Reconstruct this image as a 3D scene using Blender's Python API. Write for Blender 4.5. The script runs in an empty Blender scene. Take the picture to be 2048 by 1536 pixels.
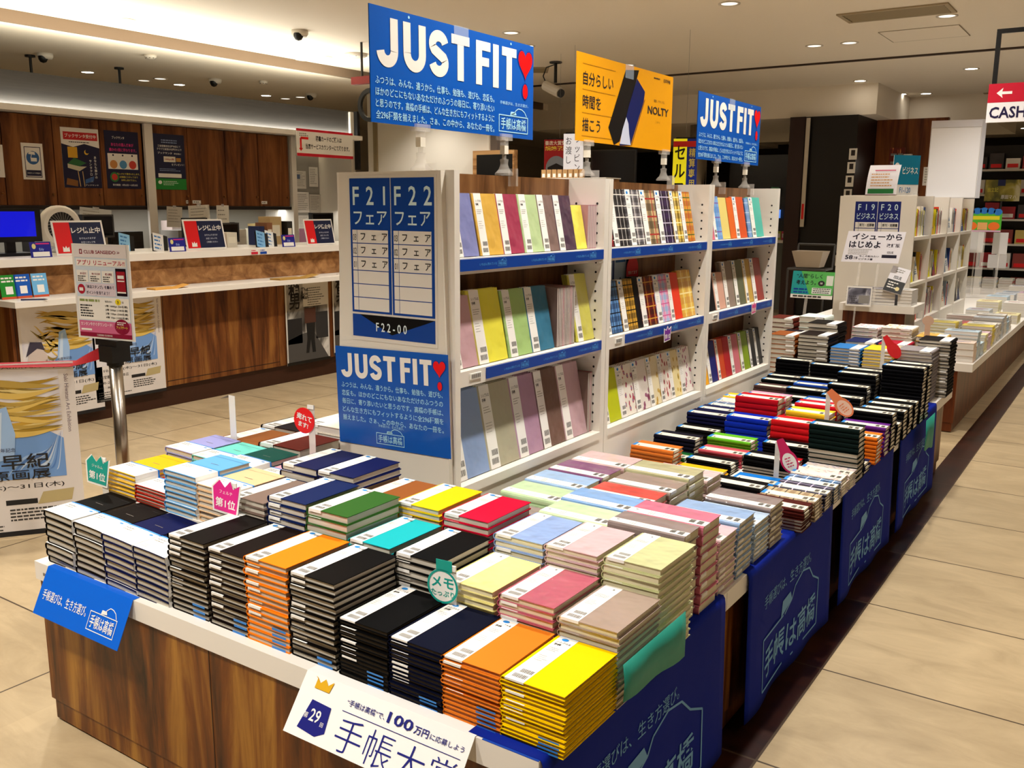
import bpy, math, random
from mathutils import Vector, Matrix
random.seed(11)
SC = bpy.context.scene
COL = SC.collection
PI = math.pi

# ------------------------------------------------------------------ camera
cam_d = bpy.data.cameras.new('camera'); cam = bpy.data.objects.new('camera', cam_d); COL.objects.link(cam)
YAW, PITCH, ROLL, FPX = 0.5958386, 0.19067807, 0.00589827, 1844.47937
cy, sy, cp, sp = math.cos(YAW), math.sin(YAW), math.cos(PITCH), math.sin(PITCH)
fw = Vector((-sy*cp, cy*cp, -sp)); rt = Vector((cy, sy, 0)); up = rt.cross(fw)
cr, sr = math.cos(ROLL), math.sin(ROLL)
r2 = cr*rt + sr*up; u2 = -sr*rt + cr*up
mw = Matrix((r2, u2, -fw)).transposed().to_4x4(); mw.translation = Vector((0, 0, 1.45))
cam.matrix_world = mw
cam_d.sensor_width = 36.0; cam_d.lens = FPX/2048*36.0; cam_d.clip_end = 80
SC.camera = cam

# ------------------------------------------------------------------ world, exposure, lights
SC.view_settings.view_transform = 'Standard'; SC.view_settings.look = 'None'
SC.view_settings.gamma = 1.0; SC.view_settings.use_curve_mapping = False
SC.view_settings.exposure = 1.18
SC.cycles.use_denoising = True
SC.cycles.max_bounces = 6; SC.cycles.diffuse_bounces = 4; SC.cycles.glossy_bounces = 3; SC.cycles.transmission_bounces = 4
SC.cycles.sample_clamp_indirect = 4.0
W = bpy.data.worlds.new('world'); SC.world = W; W.use_nodes = True
W.node_tree.nodes['Background'].inputs[0].default_value = (1.0, 0.95, 0.88, 1)
W.node_tree.nodes['Background'].inputs[1].default_value = 0.12
CEIL = 3.0
def spot(x, y, z, e, ang=120, col=(1, .93, .83), r=.06, aim=None):
    l = bpy.data.lights.new('downlight_beam', 'SPOT'); l.energy = e; l.spot_size = math.radians(ang); l.spot_blend = .7
    l.shadow_soft_size = r; l.color = col
    o = bpy.data.objects.new('downlight_beam', l); COL.objects.link(o); o.location = (x, y, z)
    if aim is not None:
        o.rotation_euler = (Vector(aim)-Vector((x, y, z))).to_track_quat('-Z', 'Y').to_euler()
    return o
def area(x, y, z, sx, sy_, e, rot, col=(1, 1, 1)):
    l = bpy.data.lights.new('strip_light', 'AREA'); l.shape = 'RECTANGLE'; l.size = sx; l.size_y = sy_; l.energy = e; l.color = col
    o = bpy.data.objects.new('strip_light', l); COL.objects.link(o); o.location = (x, y, z); o.rotation_euler = rot
    return o
LC = (1, .95, .87)
TABLE_LIGHTS = [(-2.4, -.1, 110), (-1.1, .1, 100), (-1.0, 2.5, 95), (-2.6, 2.5, 40), (-1.0, 4.2, 75), (-1.05, 5.7, 65)]
for x, y, e in TABLE_LIGHTS: spot(x, y, CEIL-.02, e, col=LC)
for x, y, e in [(-4.2, .6, 75), (-4.2, 2.6, 85), (-4.2, 4.6, 85), (-4.4, 6.6, 70), (1.6, 1.6, 28), (1.6, 4.0, 28), (1.4, 7.0, 45), (.9, 9.5, 60),
                (-.9, 8.0, 60), (-1.2, 10.2, 60), (-2.2, 7.2, 50), (-2.5, 9.5, 50), (-.6, 12.3, 60), (-7.6, 8.9, 45), (-6.2, 9.2, 40), (-4.4, 9.6, 45), (0, 16, 90), (-5, 18, 70)]:
    spot(x, y, CEIL-.02, e, col=LC)
# lights inside the counter niche, above the cabinets and in the cabinet cornice
area(-7.205, 5.0, 2.182, .02, 5.0, 12, (PI, -.1, 0), (1, .98, .92))
area(-7.35, 5.3, 1.395, .1, 5.0, 6, (0, 0, 0), (1, .98, .92))
area(-7.6, 4.8, 2.50, .2, 6.5, 42, (PI, 0, 0), (1, .93, .75))

# ------------------------------------------------------------------ materials
MATS = {}
def lin(h):
    if isinstance(h, tuple): return h if len(h) == 4 else (*h, 1)
    h = h.lstrip('#'); out = []
    for i in (0, 2, 4):
        c = int(h[i:i+2], 16)/255
        out.append(c/12.92 if c <= .04045 else ((c+.055)/1.055)**2.4)
    return (*out, 1)
def base_mat(name):
    m = bpy.data.materials.new(name); m.use_nodes = True
    return m, m.node_tree, m.node_tree.nodes['Principled BSDF']
def mat(h, rough=.5, coat=0, spec=.4, emit=0, metal=0, bump=0, bscale=40):
    k = (h, rough, coat, spec, emit, metal, bump, bscale)
    if k in MATS: return MATS[k]
    m, nt, b = base_mat('paint')
    b.inputs['Base Color'].default_value = lin(h); b.inputs['Roughness'].default_value = rough
    b.inputs['Specular IOR Level'].default_value = spec; b.inputs['Metallic'].default_value = metal
    if coat: b.inputs['Coat Weight'].default_value = coat; b.inputs['Coat Roughness'].default_value = .12
    if emit: b.inputs['Emission Color'].default_value = lin(h); b.inputs['Emission Strength'].default_value = emit
    if bump:
        tc = nt.nodes.new('ShaderNodeTexCoord'); n = nt.nodes.new('ShaderNodeTexNoise'); bm = nt.nodes.new('ShaderNodeBump')
        n.inputs['Scale'].default_value = bscale; n.inputs['Detail'].default_value = 2
        bm.inputs['Strength'].default_value = bump; bm.inputs['Distance'].default_value = .01
        nt.links.new(tc.outputs['Object'], n.inputs['Vector']); nt.links.new(n.outputs['Fac'], bm.inputs['Height'])
        nt.links.new(bm.outputs['Normal'], b.inputs['Normal'])
        if coat: nt.links.new(bm.outputs['Normal'], b.inputs['Coat Normal'])
    MATS[k] = m; return m
def vinyl(h): return mat(h, .4, .8, .4, 0, 0, .85, 16)
def inky(h):
    """dyed covers: very dark colours taken down to a true black dye"""
    if isinstance(h, str):
        c = lin(h)
        if max(c[:3]) < .03: return (c[0]*.45, c[1]*.45, c[2]*.45)
    return h
def leather(h): return mat(h, .42, 0, .3, 0, 0, .08, 350)
def wood(key, dark, mid, light, axis='z', scale=1.0, rough=.35):
    k = ('wood', key)
    if k in MATS: return MATS[k]
    m, nt, b = base_mat('wood_grain'); N = nt.nodes; L = nt.links
    tc = N.new('ShaderNodeTexCoord'); mp = N.new('ShaderNodeMapping')
    s = {'z': (9, 9, .9), 'x': (.8, 9, 11), 'y': (9, .8, 11)}[axis]
    mp.inputs['Scale'].default_value = tuple(v*scale for v in s)
    n1 = N.new('ShaderNodeTexNoise'); n1.inputs['Scale'].default_value = 1.2; n1.inputs['Detail'].default_value = 6; n1.inputs['Roughness'].default_value = .62; n1.inputs['Distortion'].default_value = .6
    r = N.new('ShaderNodeValToRGB'); e = r.color_ramp.elements
    e[0].position = .33; e[0].color = lin(dark); e[1].position = .68; e[1].color = lin(light)
    x = r.color_ramp.elements.new(.5); x.color = lin(mid)
    L.new(tc.outputs['Object'], mp.inputs['Vector']); L.new(mp.outputs['Vector'], n1.inputs['Vector'])
    L.new(n1.outputs['Fac'], r.inputs['Fac']); L.new(r.outputs['Color'], b.inputs['Base Color'])
    b.inputs['Roughness'].default_value = rough; b.inputs['Specular IOR Level'].default_value = .3
    MATS[k] = m; return m
def two(N, L, op, a, bval, name=None):
    n = N.new('ShaderNodeMath'); n.operation = op
    for i, v in enumerate((a, bval)):
        if v is None: continue
        if isinstance(v, (int, float)): n.inputs[i].default_value = v
        else: L.new(v, n.inputs[i])
    return n.outputs[0]
def mixc(N, L, f, a, b):
    n = N.new('ShaderNodeMix'); n.data_type = 'RGBA'
    if isinstance(f, (int, float)): n.inputs[0].default_value = f
    else: L.new(f, n.inputs[0])
    for i, v in ((6, a), (7, b)):
        if isinstance(v, (tuple, list)): n.inputs[i].default_value = v
        else: L.new(v, n.inputs[i])
    return n.outputs[2]
def plaid(a, b_, c, nx=3, ny=4):
    k = ('plaid', a, b_, c, nx, ny)
    if k in MATS: return MATS[k]
    m, nt, b = base_mat('plaid_print'); N = nt.nodes; L = nt.links
    tc = N.new('ShaderNodeTexCoord'); s = N.new('ShaderNodeSeparateXYZ'); L.new(tc.outputs['Generated'], s.inputs[0])
    col = lin(a)
    def stripe(o, n, off, w):
        return two(N, L, 'LESS_THAN', two(N, L, 'FRACT', two(N, L, 'ADD', two(N, L, 'MULTIPLY', o, n), off), None), w)
    mx = stripe(s.outputs[0], nx, .1, .42); my = stripe(s.outputs[1], ny, .15, .42)
    col = mixc(N, L, two(N, L, 'MULTIPLY', mx, .55), col, lin(b_)); col = mixc(N, L, two(N, L, 'MULTIPLY', my, .55), col, lin(b_))
    t1 = stripe(s.outputs[0], nx, .48, .09); t2 = stripe(s.outputs[1], ny, .52, .09)
    col = mixc(N, L, two(N, L, 'MAXIMUM', t1, t2), col, lin(c))
    L.new(col, b.inputs['Base Color']); b.inputs['Roughness'].default_value = .4
    MATS[k] = m; return m
def floral(bg, a, b_, sc=9):
    k = ('floral', bg, a, b_, sc)
    if k in MATS: return MATS[k]
    m, nt, b = base_mat('floral_print'); N = nt.nodes; L = nt.links
    tc = N.new('ShaderNodeTexCoord')
    v = N.new('ShaderNodeTexVoronoi'); v.inputs['Scale'].default_value = sc; L.new(tc.outputs['Generated'], v.inputs['Vector'])
    n = N.new('ShaderNodeTexNoise'); n.inputs['Scale'].default_value = sc*2.2; L.new(tc.outputs['Generated'], n.inputs['Vector'])
    d = two(N, L, 'ADD', v.outputs['Distance'], two(N, L, 'MULTIPLY', n.outputs['Fac'], .35))
    f = two(N, L, 'LESS_THAN', d, .5); g = two(N, L, 'LESS_THAN', d, .36)
    col = mixc(N, L, f, lin(bg), lin(a)); col = mixc(N, L, g, col, lin(b_))
    L.new(col, b.inputs['Base Color']); b.inputs['Roughness'].default_value = .4
    MATS[k] = m; return m
def artwork(key, cols, sc=3.0, dist=1.5, stretch=(1, 1, 1)):
    """flowing painted picture: noise bands through a list of colours"""
    k = ('art', key)
    if k in MATS: return MATS[k]
    m, nt, b = base_mat('printed_artwork'); N = nt.nodes; L = nt.links
    tc = N.new('ShaderNodeTexCoord'); mp = N.new('ShaderNodeMapping'); mp.inputs['Scale'].default_value = stretch
    n = N.new('ShaderNodeTexNoise'); n.inputs['Scale'].default_value = sc; n.inputs['Distortion'].default_value = dist; n.inputs['Detail'].default_value = 3
    r = N.new('ShaderNodeValToRGB'); e = r.color_ramp.elements
    for i, c in enumerate(cols):
        p = .3+.4*i/(len(cols)-1)
        if i == 0: e[0].position = p; e[0].color = lin(c)
        elif i == len(cols)-1: e[len(e)-1].position = p; e[len(e)-1].color = lin(c)
        else: e.new(p).color = lin(c)
    L.new(tc.outputs['Object'], mp.inputs['Vector']); L.new(mp.outputs['Vector'], n.inputs['Vector'])
    L.new(n.outputs['Fac'], r.inputs['Fac']); L.new(r.outputs['Color'], b.inputs['Base Color']); b.inputs['Roughness'].default_value = .45
    MATS[k] = m; return m
def glassy(h='#ffffff', alpha=.3):
    k = ('glass', h, alpha)
    if k in MATS: return MATS[k]
    m, nt, b = base_mat('clear_acrylic')
    b.inputs['Base Color'].default_value = lin(h); b.inputs['Roughness'].default_value = .08; b.inputs['Alpha'].default_value = alpha
    b.inputs['Specular IOR Level'].default_value = .8
    MATS[k] = m; return m

WHITE = mat('#e9e4dc', .35); PAPER = mat('#efece6', .6); PAPER2 = mat('#e8e2cf', .6); BLACK = mat('#0b0a0a', .4); INK = mat('#1b1a1c', .6)
GREY = mat('#8d8a86', .5); LGREY = mat('#bdb8b0', .5); DGREY = mat('#3a3836', .5); BLUE = mat('#0f5fc4', .35, .3); DBLUE = mat('#0b3f9a', .4)
SKY = mat('#8fd0ff', .5); RED = mat('#e3131b', .4); CHROME = mat('#b9b2a8', .25, metal=1.0)
PAGES = mat('#c4bcad', .8); PAGES_C = mat('#d9cfae', .8); PAGES_W = mat('#ddd8d0', .8); LOGO = mat('#1c86d8', .4); BANDBLUE = mat('#2f7fd0', .4); BAR = mat('#403d39', .7); TXT = mat('#8f8b82', .7)
CLIP = glassy('#f4efe8', .2)
WOOD_D = wood('counter', '#361a0b', '#6e3d1a', '#966530', 'z', 1.0)
WOOD_T = wood('table', '#2a1005', '#6e3b10', '#a5732c', 'z', 1.3)
WOOD_H = wood('riser', '#6b4526', '#96693f', '#b98a58', 'y', .8)
WOOD_S = wood('shelfback', '#4a2d17', '#7a5230', '#936a42', 'z', 1.2)
WOOD_R = wood('island', '#2e1208', '#5e2c12', '#804622', 'z', 1.0)

# ------------------------------------------------------------------ mesh builder
TXTC = {}
def text_geo(body, bold=0.0):
    k = (body, bold)
    if k not in TXTC:
        c = bpy.data.curves.new('lettering', 'FONT'); c.body = body; c.size = 1; c.offset = bold; c.resolution_u = 2
        o = bpy.data.objects.new('lettering', c); m = bpy.data.meshes.new_from_object(o)
        vs = [(v.co.x, v.co.y) for v in m.vertices]; fs = [tuple(p.vertices) for p in m.polygons]
        bpy.data.objects.remove(o); bpy.data.curves.remove(c); bpy.data.meshes.remove(m)
        if not vs: vs = [(0, 0)]
        TXTC[k] = (vs, fs, min(v[0] for v in vs), max(v[0] for v in vs), min(v[1] for v in vs), max(v[1] for v in vs))
    return TXTC[k]
class MB:
    def __init__(s): s.v = []; s.f = []; s.mi = []; s.mats = []
    def mid(s, m):
        if m not in s.mats: s.mats.append(m)
        return s.mats.index(m)
    def add(s, vs, fs, m):
        o = len(s.v); s.v += [tuple(v) for v in vs]; i = s.mid(m)
        for f in fs: s.f.append(tuple(o+k for k in f)); s.mi.append(i)
    def box(s, x0, x1, y0, y1, z0, z1, m):
        s.add([(x0, y0, z0), (x1, y0, z0), (x1, y1, z0), (x0, y1, z0), (x0, y0, z1), (x1, y0, z1), (x1, y1, z1), (x0, y1, z1)],
              [(0, 3, 2, 1), (4, 5, 6, 7), (0, 1, 5, 4), (1, 2, 6, 5), (2, 3, 7, 6), (3, 0, 4, 7)], m)
    def poly(s, pts, m): s.add(pts, [tuple(range(len(pts)))], m)
    def prism(s, pts, fn, d0, d1, m):
        n = len(pts); vs = [fn(a, b, d0) for a, b in pts]+[fn(a, b, d1) for a, b in pts]
        s.add(vs, [tuple(range(n))[::-1], tuple(range(n, 2*n))]+[(i, (i+1) % n, n+(i+1) % n, n+i) for i in range(n)], m)
    def cyl(s, p0, p1, r, m, n=16, r1=None):
        p0, p1 = Vector(p0), Vector(p1); d = (p1-p0).normalized(); a = d.orthogonal().normalized(); b = d.cross(a); r1 = r if r1 is None else r1
        vs = []
        for p, q in ((p0, r), (p1, r1)):
            vs += [p+(a*math.cos(2*PI*i/n)+b*math.sin(2*PI*i/n))*q for i in range(n)]
        s.add(vs, [tuple(range(n))[::-1], tuple(range(n, 2*n))]+[(i, (i+1) % n, n+(i+1) % n, n+i) for i in range(n)], m)
    def lathe(s, prof, c, m, n=24, axis='z'):
        vs = []; cx, cy_, cz = c
        for r, h in prof:
            for i in range(n):
                a = 2*PI*i/n; u, v = r*math.cos(a), r*math.sin(a)
                vs.append((cx+u, cy_+v, cz+h) if axis == 'z' else ((cx+h, cy_+u, cz+v) if axis == 'x' else (cx+u, cy_+h, cz+v)))
        fs = []
        for j in range(len(prof)-1):
            for i in range(n): fs.append((j*n+i, j*n+(i+1) % n, (j+1)*n+(i+1) % n, (j+1)*n+i))
        s.add(vs, fs, m)
    def tube(s, pts, r, m, n=8):
        for a, b in zip(pts, pts[1:]): s.cyl(a, b, r, m, n)
    def text(s, body, m, mp, u, v, size, sx=1.0, align='l', bold=0.0, l=1, rot=0, vert=False):
        if vert:
            for i, ch in enumerate(body): s.text(ch, m, mp, u, v-i*size*1.08, size, sx, 'c', bold, l)
            return
        vs, fs, a, b, c, d = text_geo(body, bold)
        off = {'l': -a, 'c': -(a+b)/2, 'r': -b}[align]
        cr_, sr_ = math.cos(rot), math.sin(rot)
        s.add([mp(u+(x+off)*size*sx*cr_-y*size*sr_, v+(x+off)*size*sx*sr_+y*size*cr_, l) for x, y in vs], fs, m)
    def textfit(s, body, m, mp, u0, v0, u1, h, bold=0.0, l=1):
        """lettering stretched to fill u0..u1 with capital/glyph height h, bottom at v0"""
        vs, fs, a, b, c, d = text_geo(body, bold)
        kx = (u1-u0)/(b-a); ky = h/(d-c)
        s.add([mp(u0+(x-a)*kx, v0+(y-c)*ky, l) for x, y in vs], fs, m)
    def rect(s, mp, u0, v0, u1, v1, m, l=1): s.poly([mp(u0, v0, l), mp(u1, v0, l), mp(u1, v1, l), mp(u0, v1, l)], m)
    def frame(s, mp, u0, v0, u1, v1, w, m, l=1):
        s.rect(mp, u0, v0, u1, v0+w, m, l); s.rect(mp, u0, v1-w, u1, v1, m, l); s.rect(mp, u0, v0+w, u0+w, v1-w, m, l); s.rect(mp, u1-w, v0+w, u1, v1-w, m, l)
    def disc(s, mp, u, v, ru, rv, m, l=1, n=24): s.poly([mp(u+ru*math.cos(2*PI*i/n), v+rv*math.sin(2*PI*i/n), l) for i in range(n)], m)
    def shape(s, mp, pts, m, l=1): s.poly([mp(a, b, l) for a, b in pts], m)
    def line(s, mp, pts, w, m, l=1):
        for (a, b), (c, d) in zip(pts, pts[1:]):
            L_ = math.hypot(c-a, d-b) or 1e-6; nx, ny = -(d-b)/L_*w/2, (c-a)/L_*w/2
            s.poly([mp(a+nx, b+ny, l), mp(a-nx, b-ny, l), mp(c-nx, d-ny, l), mp(c+nx, d+ny, l)], m)
    def lines(s, mp, u0, v0, u1, n, pitch, h, m, l=1, seed=0):
        """rows of small unreadable print, as broken dashes"""
        rnd = random.Random(seed+int(u0*1000))
        for i in range(n):
            u = u0; end = u0+(u1-u0)*(rnd.uniform(.6, 1))
            while u < end:
                w = min(rnd.uniform(.6, 2.0)*h*1.6, end-u); s.rect(mp, u, v0-i*pitch-h, u+w, v0-i*pitch, m, l); u += w+h*.5
    def mesh(s, name):
        me = bpy.data.meshes.new(name); me.from_pydata(s.v, [], s.f)
        for m in s.mats: me.materials.append(m)
        me.polygons.foreach_set('material_index', s.mi); me.update(); return me
    def build(s, name, parent=None, loc=(0, 0, 0), rot=(0, 0, 0), smooth=False, label=None):
        me = s.mesh(name)
        if smooth:
            for p in me.polygons: p.use_smooth = True
        o = bpy.data.objects.new(name, me); COL.objects.link(o); o.parent = parent; o.location = loc; o.rotation_euler = rot
        if label: o['label'] = label
        return o
def link(name, me, parent, label=None):
    o = bpy.data.objects.new(name, me); COL.objects.link(o); o.parent = parent
    if label: o['label'] = label
    return o
def thing(name, label, cat, loc=(0, 0, 0), rz=0, group=None, rot=None):
    o = bpy.data.objects.new(name, None); COL.objects.link(o); o.empty_display_size = .05
    o.location = loc; o.rotation_euler = rot or (0, 0, rz); o['label'] = label; o['category'] = cat
    if group: o['group'] = group
    return o
def tag(o, label, cat, group=None):
    o['label'] = label; o['category'] = cat
    if group: o['group'] = group
    return o
def struct(o): o['kind'] = 'structure'; return o
def front(eps=.0006, y0=0.0): return lambda u, v, l=1: (u, y0-eps*l, v)      # sign face that looks along -y
def flat(z0, eps=.0003): return lambda u, v, l=1: (u, v, z0+eps*l)           # page that lies face up
def heart(u, v, s, n=26, ky=1.0):
    pts = []
    for i in range(n):
        t = 2*PI*i/n; pts.append((u+s*16*math.sin(t)**3/16, v+ky*s*(13*math.cos(t)-5*math.cos(2*t)-2*math.cos(3*t)-math.cos(4*t))/16))
    return pts


# ================================================================== THE SETTING
def floor_mat():
    m, nt, b = base_mat('floor_tile'); N = nt.nodes; L = nt.links
    g = N.new('ShaderNodeNewGeometry'); s = N.new('ShaderNodeSeparateXYZ'); L.new(g.outputs['Position'], s.inputs[0])
    X, Y = s.outputs[0], s.outputs[1]
    mp = N.new('ShaderNodeMapping'); mp.inputs['Scale'].default_value = (1.2, 3.2, 1); L.new(g.outputs['Position'], mp.inputs['Vector'])
    n = N.new('ShaderNodeTexNoise'); n.inputs['Scale'].default_value = 2.6; n.inputs['Detail'].default_value = 9; n.inputs['Roughness'].default_value = .65; n.inputs['Distortion'].default_value = .8
    L.new(mp.outputs['Vector'], n.inputs['Vector'])
    r = N.new('ShaderNodeValToRGB'); e = r.color_ramp.elements
    e[0].position = .3; e[0].color = lin('#a18d6d'); e[1].position = .7; e[1].color = lin('#bba683'); L.new(n.outputs['Fac'], r.inputs['Fac'])
    # each tile has a slightly different tone
    tile = N.new('ShaderNodeTexWhiteNoise'); tile.noise_dimensions = '2D'; cb = N.new('ShaderNodeCombineXYZ')
    L.new(two(N, L, 'FLOOR', two(N, L, 'DIVIDE', two(N, L, 'ADD', X, .11+60), .6), None), cb.inputs[0])
    L.new(two(N, L, 'FLOOR', two(N, L, 'DIVIDE', two(N, L, 'ADD', Y, 60.5-2.815), .605), None), cb.inputs[1]); L.new(cb.outputs[0], tile.inputs['Vector'])
    tone = two(N, L, 'ADD', two(N, L, 'MULTIPLY', tile.outputs['Value'], .14), .93)
    hs = N.new('ShaderNodeHueSaturation'); L.new(r.outputs['Color'], hs.inputs['Color']); L.new(tone, hs.inputs['Value'])
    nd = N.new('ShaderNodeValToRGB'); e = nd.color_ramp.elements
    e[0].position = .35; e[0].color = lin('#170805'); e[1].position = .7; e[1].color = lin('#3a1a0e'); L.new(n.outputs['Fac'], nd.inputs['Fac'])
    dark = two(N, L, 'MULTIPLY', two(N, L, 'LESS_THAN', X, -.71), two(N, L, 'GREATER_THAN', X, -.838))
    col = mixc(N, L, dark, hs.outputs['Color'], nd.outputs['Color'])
    def joint(v, off, per, w=.007):
        f = two(N, L, 'FRACT', two(N, L, 'DIVIDE', two(N, L, 'ADD', v, off+60*per), per), None); return two(N, L, 'LESS_THAN', f, w/per)
    j = two(N, L, 'MAXIMUM', joint(Y, -2.815, .605), two(N, L, 'MAXIMUM', two(N, L, 'MULTIPLY', joint(X, .11, .6), two(N, L, 'GREATER_THAN', X, -1.1)), two(N, L, 'MULTIPLY', joint(X, 2.71, 1.2), two(N, L, 'LESS_THAN', X, -1.1))))
    col = mixc(N, L, j, col, lin('#4a3b2c'))
    L.new(col, b.inputs['Base Color']); b.inputs['Roughness'].default_value = .34; b.inputs['Specular IOR Level'].default_value = .35
    return m
m = MB(); m.box(-13, 9, -5, 24, -.1, 0, floor_mat()); struct(m.build('floor'))
CEILM = mat('#f0e6d6', .8); CEIL_L = mat('#cfc0a6', .8)
m = MB(); m.box(-7.9, 9, -5, 24, CEIL, CEIL+.1, CEILM); m.box(-13, -7.9, -5, 24, CEIL-.09, CEIL+.1, CEILM); struct(m.build('ceiling'))
m = MB(); m.box(-7.905, -7.86, -5, 12.4, CEIL-.1, CEIL-.001, mat('#6b5a4a', .9)); struct(m.build('trim_1'))
m = MB(); m.box(-8, 9, 10.55, 10.63, CEIL-.012, CEIL-.001, mat('#3b2a1e', .6)); struct(m.build('trim_2'))
m = MB(); m.box(-8.2, -3.0, 12.6, 17, 2.62, CEIL, CEILM); m.box(-3.0, -1.9, 14.5, 17, 2.62, CEIL, CEILM); struct(m.build('trim_3'))
m = MB(); m.box(-13, 9, 23.5, 23.7, 0, CEIL, mat('#2b211b', .8)); struct(m.build('wall_back'))
m = MB(); m.box(-13.2, -13.0, -5, 23.5, 0, CEIL, mat('#c8bca8', .8)); struct(m.build('wall_left'))
m = MB(); m.box(8.8, 9, -5, 23.5, 0, CEIL, mat('#a8987f', .8)); struct(m.build('wall_right'))
m = MB(); m.box(-13, 9, -5.2, -5, 0, CEIL, mat('#a8987f', .8)); struct(m.build('wall_front'))
# white wall and its dark glass opening beyond the till area
m = MB(); m.box(-8.9, -6.84, 9.6, 9.75, 0, CEIL, mat('#d9d2c6', .7)); m.box(-6.84, -6.74, 9.58, 9.77, 0, 2.6, mat('#5b5048', .4)); struct(m.build('wall_middle'))
m = MB(); m.box(-8.78, -8.72, 9.57, 9.6, 0, CEIL, mat('#8b7a5a', .5)); struct(m.build('trim_4'))

# ---- ceiling fittings
DL_M = mat('#fff4e2', .4, emit=9); DL_DIM = mat('#d8cfc0', .3, emit=.9)
def downlight(x, y, z=CEIL, bright=True, label=None):
    t = thing('downlight', label or 'recessed round downlight', 'ceiling light', (x, y, z), 0, 'recessed downlights in the shop ceiling')
    a = MB(); a.lathe([(.085, 0), (.085, -.006), (.065, -.006), (.062, .0)], (0, 0, 0), mat('#d9d2c5', .4)); a.build('trim_ring', t, smooth=True)
    a = MB(); a.lathe([(.064, -.003), (.03, -.002), (.0001, -.002)], (0, 0, 0), DL_M if bright else DL_DIM); a.build('diffuser', t)
    return t
DLG = 'round downlight recessed in the beige shop ceiling'
for x, y, b in [(-7.45, 5.05, 0), (-7.72, 5.05, 0), (-2.87, 7.2, 0), (-2.88, 9.46, 0), (-2.55, 9.47, 0), (-1.84, 11.9, 1), (-1.55, 8.6, 0), (-4.99, 7.31, 0), (-5.26, 7.98, 1), (-4.99, 9.62, 0), (-7.79, 7.41, 0), (-7.47, 7.41, 0),
                (-3.15, 12.3, 1), (-3.02, 14.0, 1), (-2.72, 14.1, 1), (-3.0, 17.0, 1), (-2.9, 17.7, 1), (-2.2, 21.0, 1), (-2.05, 21.6, 1), (-1.35, 20.5, 1)]:
    downlight(x, y, CEIL, bool(b), DLG)
for x, y, b in [(-10.11, 6.32, 1), (-10.16, 7.57, 1), (-10.2, 7.1, 0), (-10.14, 8.94, 1), (-9.88, 7.1, 0), (-10.19, 9.33, 0), (-9.87, 9.31, 0)]: downlight(x, y, CEIL-.09, bool(b), DLG)
for x, y, e in TABLE_LIGHTS: downlight(x, y, CEIL, True, DLG)
def dome_camera(x, y, z, label):
    t = thing('dome_camera', label, 'security camera', (x, y, z)); a = MB()
    a.lathe([(.0, 0), (.075, 0), (.075, -.03), (.06, -.055), (.0001, -.055)], (0, 0, 0), mat('#d8d0c2', .4)); a.build('housing', t, smooth=True)
    a = MB(); a.lathe([(.045, -.03), (.042, -.06), (.028, -.085), (.0001, -.095)], (.012, -.03, 0), BLACK); a.build('lens_dome', t, smooth=True)
dome_camera(-6.55, 6.2, CEIL, 'white dome security camera on the ceiling nearest the big blue sign')
dome_camera(-9.25, 5.34, CEIL-.09, 'white dome security camera above the dark fascia near the first hanging rod')
dome_camera(-9.35, 7.47, CEIL-.09, 'small white dome security camera above the middle of the dark fascia')
dome_camera(-9.44, 9.1, CEIL-.09, 'small white dome security camera above the far end of the fascia')
def detector(x, y, z, label, r=.06):
    t = thing('smoke_detector', label, 'smoke detector', (x, y, z)); a = MB()
    a.lathe([(.0001, 0), (r, 0), (r, -.02), (r*.7, -.035), (.0001, -.04)], (0, 0, 0), mat('#d8d0c2', .4)); a.build('base', t, smooth=True)
    a = MB()
    for i in range(8): a.box(r*.72*math.cos(i*PI/4)-.006, r*.72*math.cos(i*PI/4)+.006, r*.72*math.sin(i*PI/4)-.006, r*.72*math.sin(i*PI/4)+.006, -.034, -.024, DGREY)
    a.build('vent_slot', t)
detector(-8.43, 5.96, CEIL-.09, 'slotted white smoke detector on the ceiling over the till fascia')
detector(-7.04, 7.44, CEIL, 'round white smoke detector beside the big blue sign', .12)
detector(-9.0, 7.9, CEIL-.09, 'flat white smoke detector near the ceiling step', .05)
def air_vent(x, y, lx, ly, rz, label):
    t = thing('air_vent', label, 'ceiling vent', (x, y, CEIL), rz); a = MB(); fm = mat('#a8987c', .6)
    a.box(-lx, lx, -ly, -ly+.035, -.012, -.001, fm); a.box(-lx, lx, ly-.035, ly, -.012, -.001, fm); a.box(-lx, -lx+.035, -ly+.035, ly-.035, -.012, -.001, fm); a.box(lx-.035, lx, -ly+.035, ly-.035, -.012, -.001, fm); a.build('frame', t)
    a = MB(); a.box(-lx+.035, lx-.035, -ly+.035, ly-.035, -.004, -.001, mat('#2b2119', .7)); a.build('duct_opening', t)
    for k in range(5):
        v = -ly+.06+(2*ly-.12)*k/4; a = MB(); a.add([(-lx+.04, v-.02, -.003), (lx-.04, v-.02, -.003), (lx-.04, v+.008, -.014), (-lx+.04, v+.008, -.014)], [(0, 1, 2, 3)], mat('#8f8064', .6)); a.build('slat', t)
air_vent(-1.87, 8.25, .42, .2, 0, 'rectangular slatted air vent in the ceiling above the aisle')
air_vent(-6.3, 9.2, .45, .2, .6, 'slatted air vent in the ceiling near the bullet camera')
air_vent(-1.55, 14.6, .5, .2, 0, 'slatted air vent beyond the cashier sign')
t = thing('access_hatch', 'square ceiling access hatch outlined beside the air vent', 'hatch', (-1.86, 9.35, CEIL))
a = MB(); a.box(-.33, .33, -.3, .3, -.004, -.001, CEILM); a.build('hatch_panel', t)
a = MB(); mpz = lambda u, v, l=1: (u, v, -.0045-.0002*l); a.frame(mpz, -.335, -.305, .335, .305, .008, mat('#7b6b55', .7)); a.build('joint_line', t)
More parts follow.
